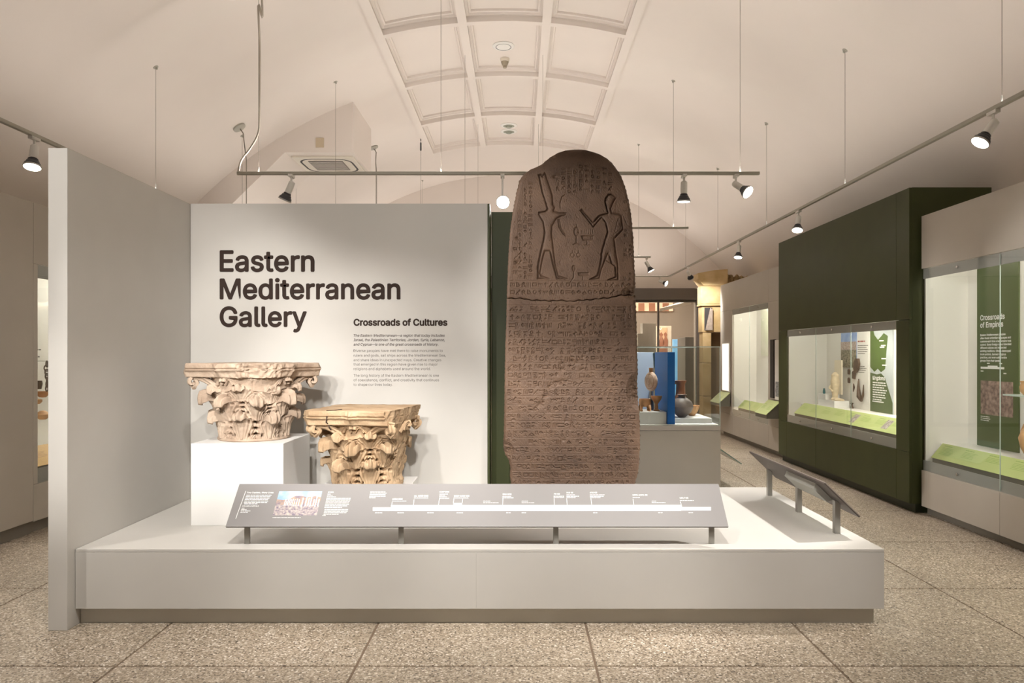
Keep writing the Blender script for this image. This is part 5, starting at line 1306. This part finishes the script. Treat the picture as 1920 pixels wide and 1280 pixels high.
# seen in the photograph
spot(XTL, 5.65, (-3.5, 4.7, 0), 'lit spotlight on the track behind the tall partition', 'l', energy=70, cone=70)
spot(-2.14, YC, (-2.6, YC + .1, 2.2), 'unlit-looking black-hooded spotlight above the title wall, turned down', 'c', lit=False)
spot(-0.15, YC, (0.05, 3.2, 1.6), 'bright spotlight on a long stem above the gap between title wall and slab', 'c', energy=25, cone=80, stem=.20)
spot(1.56, YC, (1.54, YC + .10, 0), 'black-hooded spotlight pointing straight down right of the slab', 'c', energy=130, cone=60)
spot(2.05, YC, (3.4, 5.2, 1.6), 'bright spotlight at the free end of the crosswise track, tilted sideways', 'c', energy=40, cone=80)
spot(XTR, 5.04, (1.35, 5.0, .45), 'brightest spotlight on the right-hand track, over the near grey showcase', 'r', energy=260, cone=40)
spot(XTR, 8.55, (2.6, 7.4, 0), 'lit spotlight on the right-hand track over the olive green showcase', 'r', energy=90, cone=80)
spot(XTR, 10.85, (2.8, 10.2, 0), 'lit spotlight on the right-hand track above the seam between green and grey showcases', 'r', energy=90, cone=80)
spot(XTR, 14.1, (3.95, 14.95, 2.2), 'lit spotlight on the right-hand track near the stone doorway', 'r', energy=70, cone=90)
spot(2.25, 12.72, (3.4, 12.4, 1.0), 'small spotlight on the last free-ended crosswise track', 'e', energy=60, cone=70)
spot(3.1, 15.86, (4.5, 14.8, 2.4), 'spotlight aimed at the sandstone doorway', 'f', energy=40, cone=60)
# on the tracks in front of the plinth, above and behind the frame
for (x, y, aim, e, cn, lab) in (
    (-1.55, -0.3, (-1.85, 5.4, 1.45), 290, 25, 'lit spotlight aimed at the pinkish stone capital'),
    (-0.95, -0.3, (-1.05, 5.4, 1.25), 270, 25, 'lit spotlight aimed at the golden stone capital'),
    (-0.35, -0.3, (-1.0, 5.7, 1.8), 235, 38, 'lit spotlight aimed at the lettering of the title wall'),
    (-2.20, -0.3, (-2.70, 4.15, 1.9), 360, 34, 'lit spotlight aimed at the edge of the tall partition'),
    (-1.3, 2.75, (-1.5, 4.9, .4), 125, 62, 'lit spotlight aimed at the plinth below the two pedestals'),
    (-.2, 2.75, (-.2, 4.6, .4), 185, 62, 'lit spotlight aimed at the middle of the timeline panel'),
    (0.8, 2.75, (0.8, 4.6, .4), 150, 60, 'lit spotlight aimed at the later dates of the timeline panel'),
    (-2.25, 2.75, (-2.8, 3.4, 0), 50, 80, 'lit spotlight aimed at the floor before the tall partition'),
    (2.25, 2.75, (2.8, 3.2, 0), 26, 90, 'lit spotlight aimed at the floor before the bare plinth end')):
    spot(x, y, aim, lab, 'front', energy=e, cone=cn)
    # look-alikes share label and group
for o in bpy.data.objects:
    if o.get('group') in ('l', 'c', 'r', 'e', 'f'): o['group'] = 'track spotlights in the gallery'
    elif o.get('group') == 'front': o['group'] = 'spotlights over the open floor'
# far left / far right floor pools
spot(XTL, 2.35, (.40, 5.2, 2.0), 'lit spotlight on the left track aimed across at the carved slab', 'track spotlights in the gallery', energy=460, cone=24)
spot(XTL, 2.9, (-3.3, 3.2, 0), 'lit spotlight on the left track over the open floor', 'track spotlights in the gallery', energy=80, cone=90)
spot(XTR, 2.6, (3.2, 3.6, 0), 'lit spotlight on the right-hand track over the open floor before the showcases', 'track spotlights in the gallery', energy=55, cone=90)

# air conditioner in the bulkhead soffit
ac = thing('air_conditioner', (-2.92, 11.25, 4.53), 'square white ceiling air conditioner with a grey grille', 'air conditioner')
ax0, ax1, ay0, ay1, az = -3.38, -2.46, 10.78, 11.74, 4.53
ACW = mat('air conditioner cream', (.74, .68, .58), .5)
MB().box(ax0, ax1, ay0, ay1, az - .03, az - .0005, .006).build('face_plate', ACW, ac)
def rsq(x0, x1, y0, y1, r):
    o = []
    for cx, cy, a0 in ((x1 - r, y1 - r, 0), (x0 + r, y1 - r, PI / 2), (x0 + r, y0 + r, PI), (x1 - r, y0 + r, 1.5 * PI)):
        for k2 in range(6): o.append((cx + r * math.cos(a0 + k2 * PI / 10), cy + r * math.sin(a0 + k2 * PI / 10)))
    return o
o1, o2 = rsq(ax0 + .06, ax1 - .06, ay0 + .06, ay1 - .1, .22), rsq(ax0 + .09, ax1 - .09, ay0 + .09, ay1 - .13, .20)
mb = MB(); n = len(o1); mb.add([(x, y, az - .0312) for x, y in o1] + [(x, y, az - .0312) for x, y in o2], [(i, (i+1) % n, n + (i+1) % n, n + i) for i in range(n)]); mb.build('air_slot', mat('slot dark', (.045, .038, .03), .6), ac)
MB().box(ax0 + .20, ax1 - .20, ay0 + .18, ay1 - .26, az - .036, az - .0312).build('grille_backing', mat('grille dark', (.16, .14, .12), .6), ac)
for i in range(9):
    y = ay0 + .20 + i * .058; MB().box(ax0 + .205, ax1 - .205, y, y + .03, az - .044, az - .0365, .001).build('grille_slat', mat('grille slat', (.45, .41, .36), .5), ac)
MB().lathe([(.07, 0), (.07, .012), (.03, .03), (.028, .045), (0, .045)], (-2.80, 11.62, az - .0305), 20, axis=(0, 0, -1)).build('sensor', ACW, ac, smooth=35)

# downlight, smoke detector, speaker discs in the middle coffers
def ceil_disc(px, py, kind, lab, cat):
    # hit the coffer panel
    lo, hi = 2.0, 20.0
    for _ in range(50):
        d = (lo + hi) / 2; p = P(px, py, d)
        lo, hi = (d, hi) if (p.x - XC)**2 + (p.z - ZCV)**2 < (RV + .074)**2 else (lo, d)
    p = P(px, py, lo); t = thing(kind, p, lab, cat); n = Vector((XC - p.x, 0, ZCV - p.z)).normalized()
    if kind == 'downlight':
        MB().lathe([(.145, 0), (.15, .006), (.13, .016), (.10, .018)], p, 28, axis=n).build('trim_ring', LAMPW, t, smooth=30)
        MB().lathe([(.105, .006), (.105, .020), (.09, .016), (.05, .012)], p, 28, axis=n).build('baffle', LAMPB, t, smooth=30)
        MB().lathe([(.052, .007), (.05, .0135), (.0, .016)], p, 24, axis=n).build('lens', LENSOFF, t, smooth=30)
    elif kind == 'smoke_detector':
        MB().lathe([(.065, 0), (.065, .02), (.055, .045)], p, 24, axis=n).build('base', ACW, t, smooth=30)
        MB().lathe([(.055, .046), (.04, .09), (.028, .10), (.026, .13), (0, .13)], p, 24, axis=n).build('head', mat('detector tan', (.36, .30, .22), .6), t, smooth=30)
    else:
        MB().lathe([(.15, 0), (.155, .006), (.14, .014), (.12, .015)], p, 28, axis=n).build('rim', LAMPW, t, smooth=30)
        MB().lathe([(.12, .013), (.06, .02), (.05, .04), (0, .045)], p, 24, axis=n).build('cone', mat('speaker grey green', (.30, .31, .25), .6), t, smooth=30)
ceil_disc(944, 86, 'downlight', 'round recessed downlight with a black baffle in a middle coffer', 'downlight')
ceil_disc(946.5, 110, 'smoke_detector', 'small tan cone-shaped smoke detector below the recessed downlight', 'detector')
ceil_disc(954, 235, 'ceiling_speaker', 'round ceiling speaker in the last middle coffer, upper of two', 'speaker')
ceil_disc(954, 246, 'ceiling_speaker', 'round grey-green ceiling disc in the last middle coffer, lower of two', 'speaker')

# cords: power feed to the crosswise track, junction boxes with drop cables
mb = MB(); xs = -2.46
top_ = Vector((xs + .03, YC - .03, vz(xs) - .002))
pts = [top_, (xs + .06, YC - .03, top_.z - .5), (xs + .02, YC - .03, 4.85), (xs + .035, YC - .03, 4.4), (xs + .03, YC - .03, 3.85), (xs + .02, YC - .03, 3.66), (xs - .05, YC - .03, 3.52), (xs - .14, YC - .03, 3.40), (xs - .17, YC - .022, 3.30)]
cs = [Vector(p) for p in pts]; sm = []
for i in range(len(cs) - 1):
    p0, p1, p2, p3 = cs[max(i-1, 0)], cs[i], cs[i+1], cs[min(i+2, len(cs)-1)]
    for k2 in range(6):
        t_ = k2 / 6; sm.append(.5 * ((2*p1) + (p2-p0)*t_ + (2*p0-5*p1+4*p2-p3)*t_*t_ + (-p0+3*p1-3*p2+p3)*t_**3))
sm.append(cs[-1]); mb.tube(sm, .010, 8)
pc = thing('power_cord', top_, 'thick pale power cord dropping from the vault to the track above the title wall', 'cord'); mb.build('cord', mat('cord beige', (.50, .45, .38), .6), pc, smooth=True)
MB().lathe([(.05, 0), (.05, .012), (.02, .03), (0, .03)], top_, 16, axis=(.36, 0, -.93)).build('ceiling_rose', TRACKW, pc, smooth=30)
for i, (px, py, x2_, lab) in enumerate(((448, 238, 462, 'ceiling junction box with a curved drop cable above the title wall\u2019s outer end'), (700, 274, 706, 'ceiling junction box with a drop cable beside the air conditioner'))):
    p = vault_hit(px, py) if i == 0 else P(700, 274, 12.75)
    if i: p.z = vz(p.x)
    n = Vector((XC - p.x, 0, ZCV - p.z)).normalized()
    jb = thing('junction_box', p, lab, 'junction box')
    MB().lathe([(.085, 0), (.085, .02), (.07, .028), (0, .03)], p, 20, axis=n).build('cap', TRACKW, jb, smooth=30)
    q_ = Vector(((x2_ - VX) * p.y / F, p.y, 0))
    b0_ = p + n * .03
    MB().tube([b0_, b0_ + Vector((.04, 0, -.06)), (b0_.x + (q_.x - b0_.x) * .7, p.y, b0_.z - .22), (q_.x, p.y, b0_.z - .42), (q_.x, p.y, ZT)], .007, 8).build('drop_cable', WIRE, jb, smooth=True)
tb_ = P(789, 258, 13.0); tb_.z = vz(tb_.x)
tk = thing('hanging_turnbuckle', tb_, 'dark turnbuckle and wire hanging beside the coffers\u2019 corner', 'turnbuckle')
MB().tube([tb_, tb_ - Vector((0, 0, .08))], .008, 8).build('hook', LAMPB, tk)
MB().lathe([(.006, 0), (.014, .02), (.014, .14), (.006, .16)], tb_ - Vector((0, 0, .26)), 10).build('barrel', LAMPB, tk, smooth=30)
MB().tube([tb_ - Vector((0, 0, .08)), tb_ - Vector((0, 0, .10))], .005, 6).build('link', STEEL, tk)
MB().tube([tb_ - Vector((0, 0, .26)), (tb_.x, tb_.y, ZT - .2)], .003, 6).build('wire', WIRE, tk)
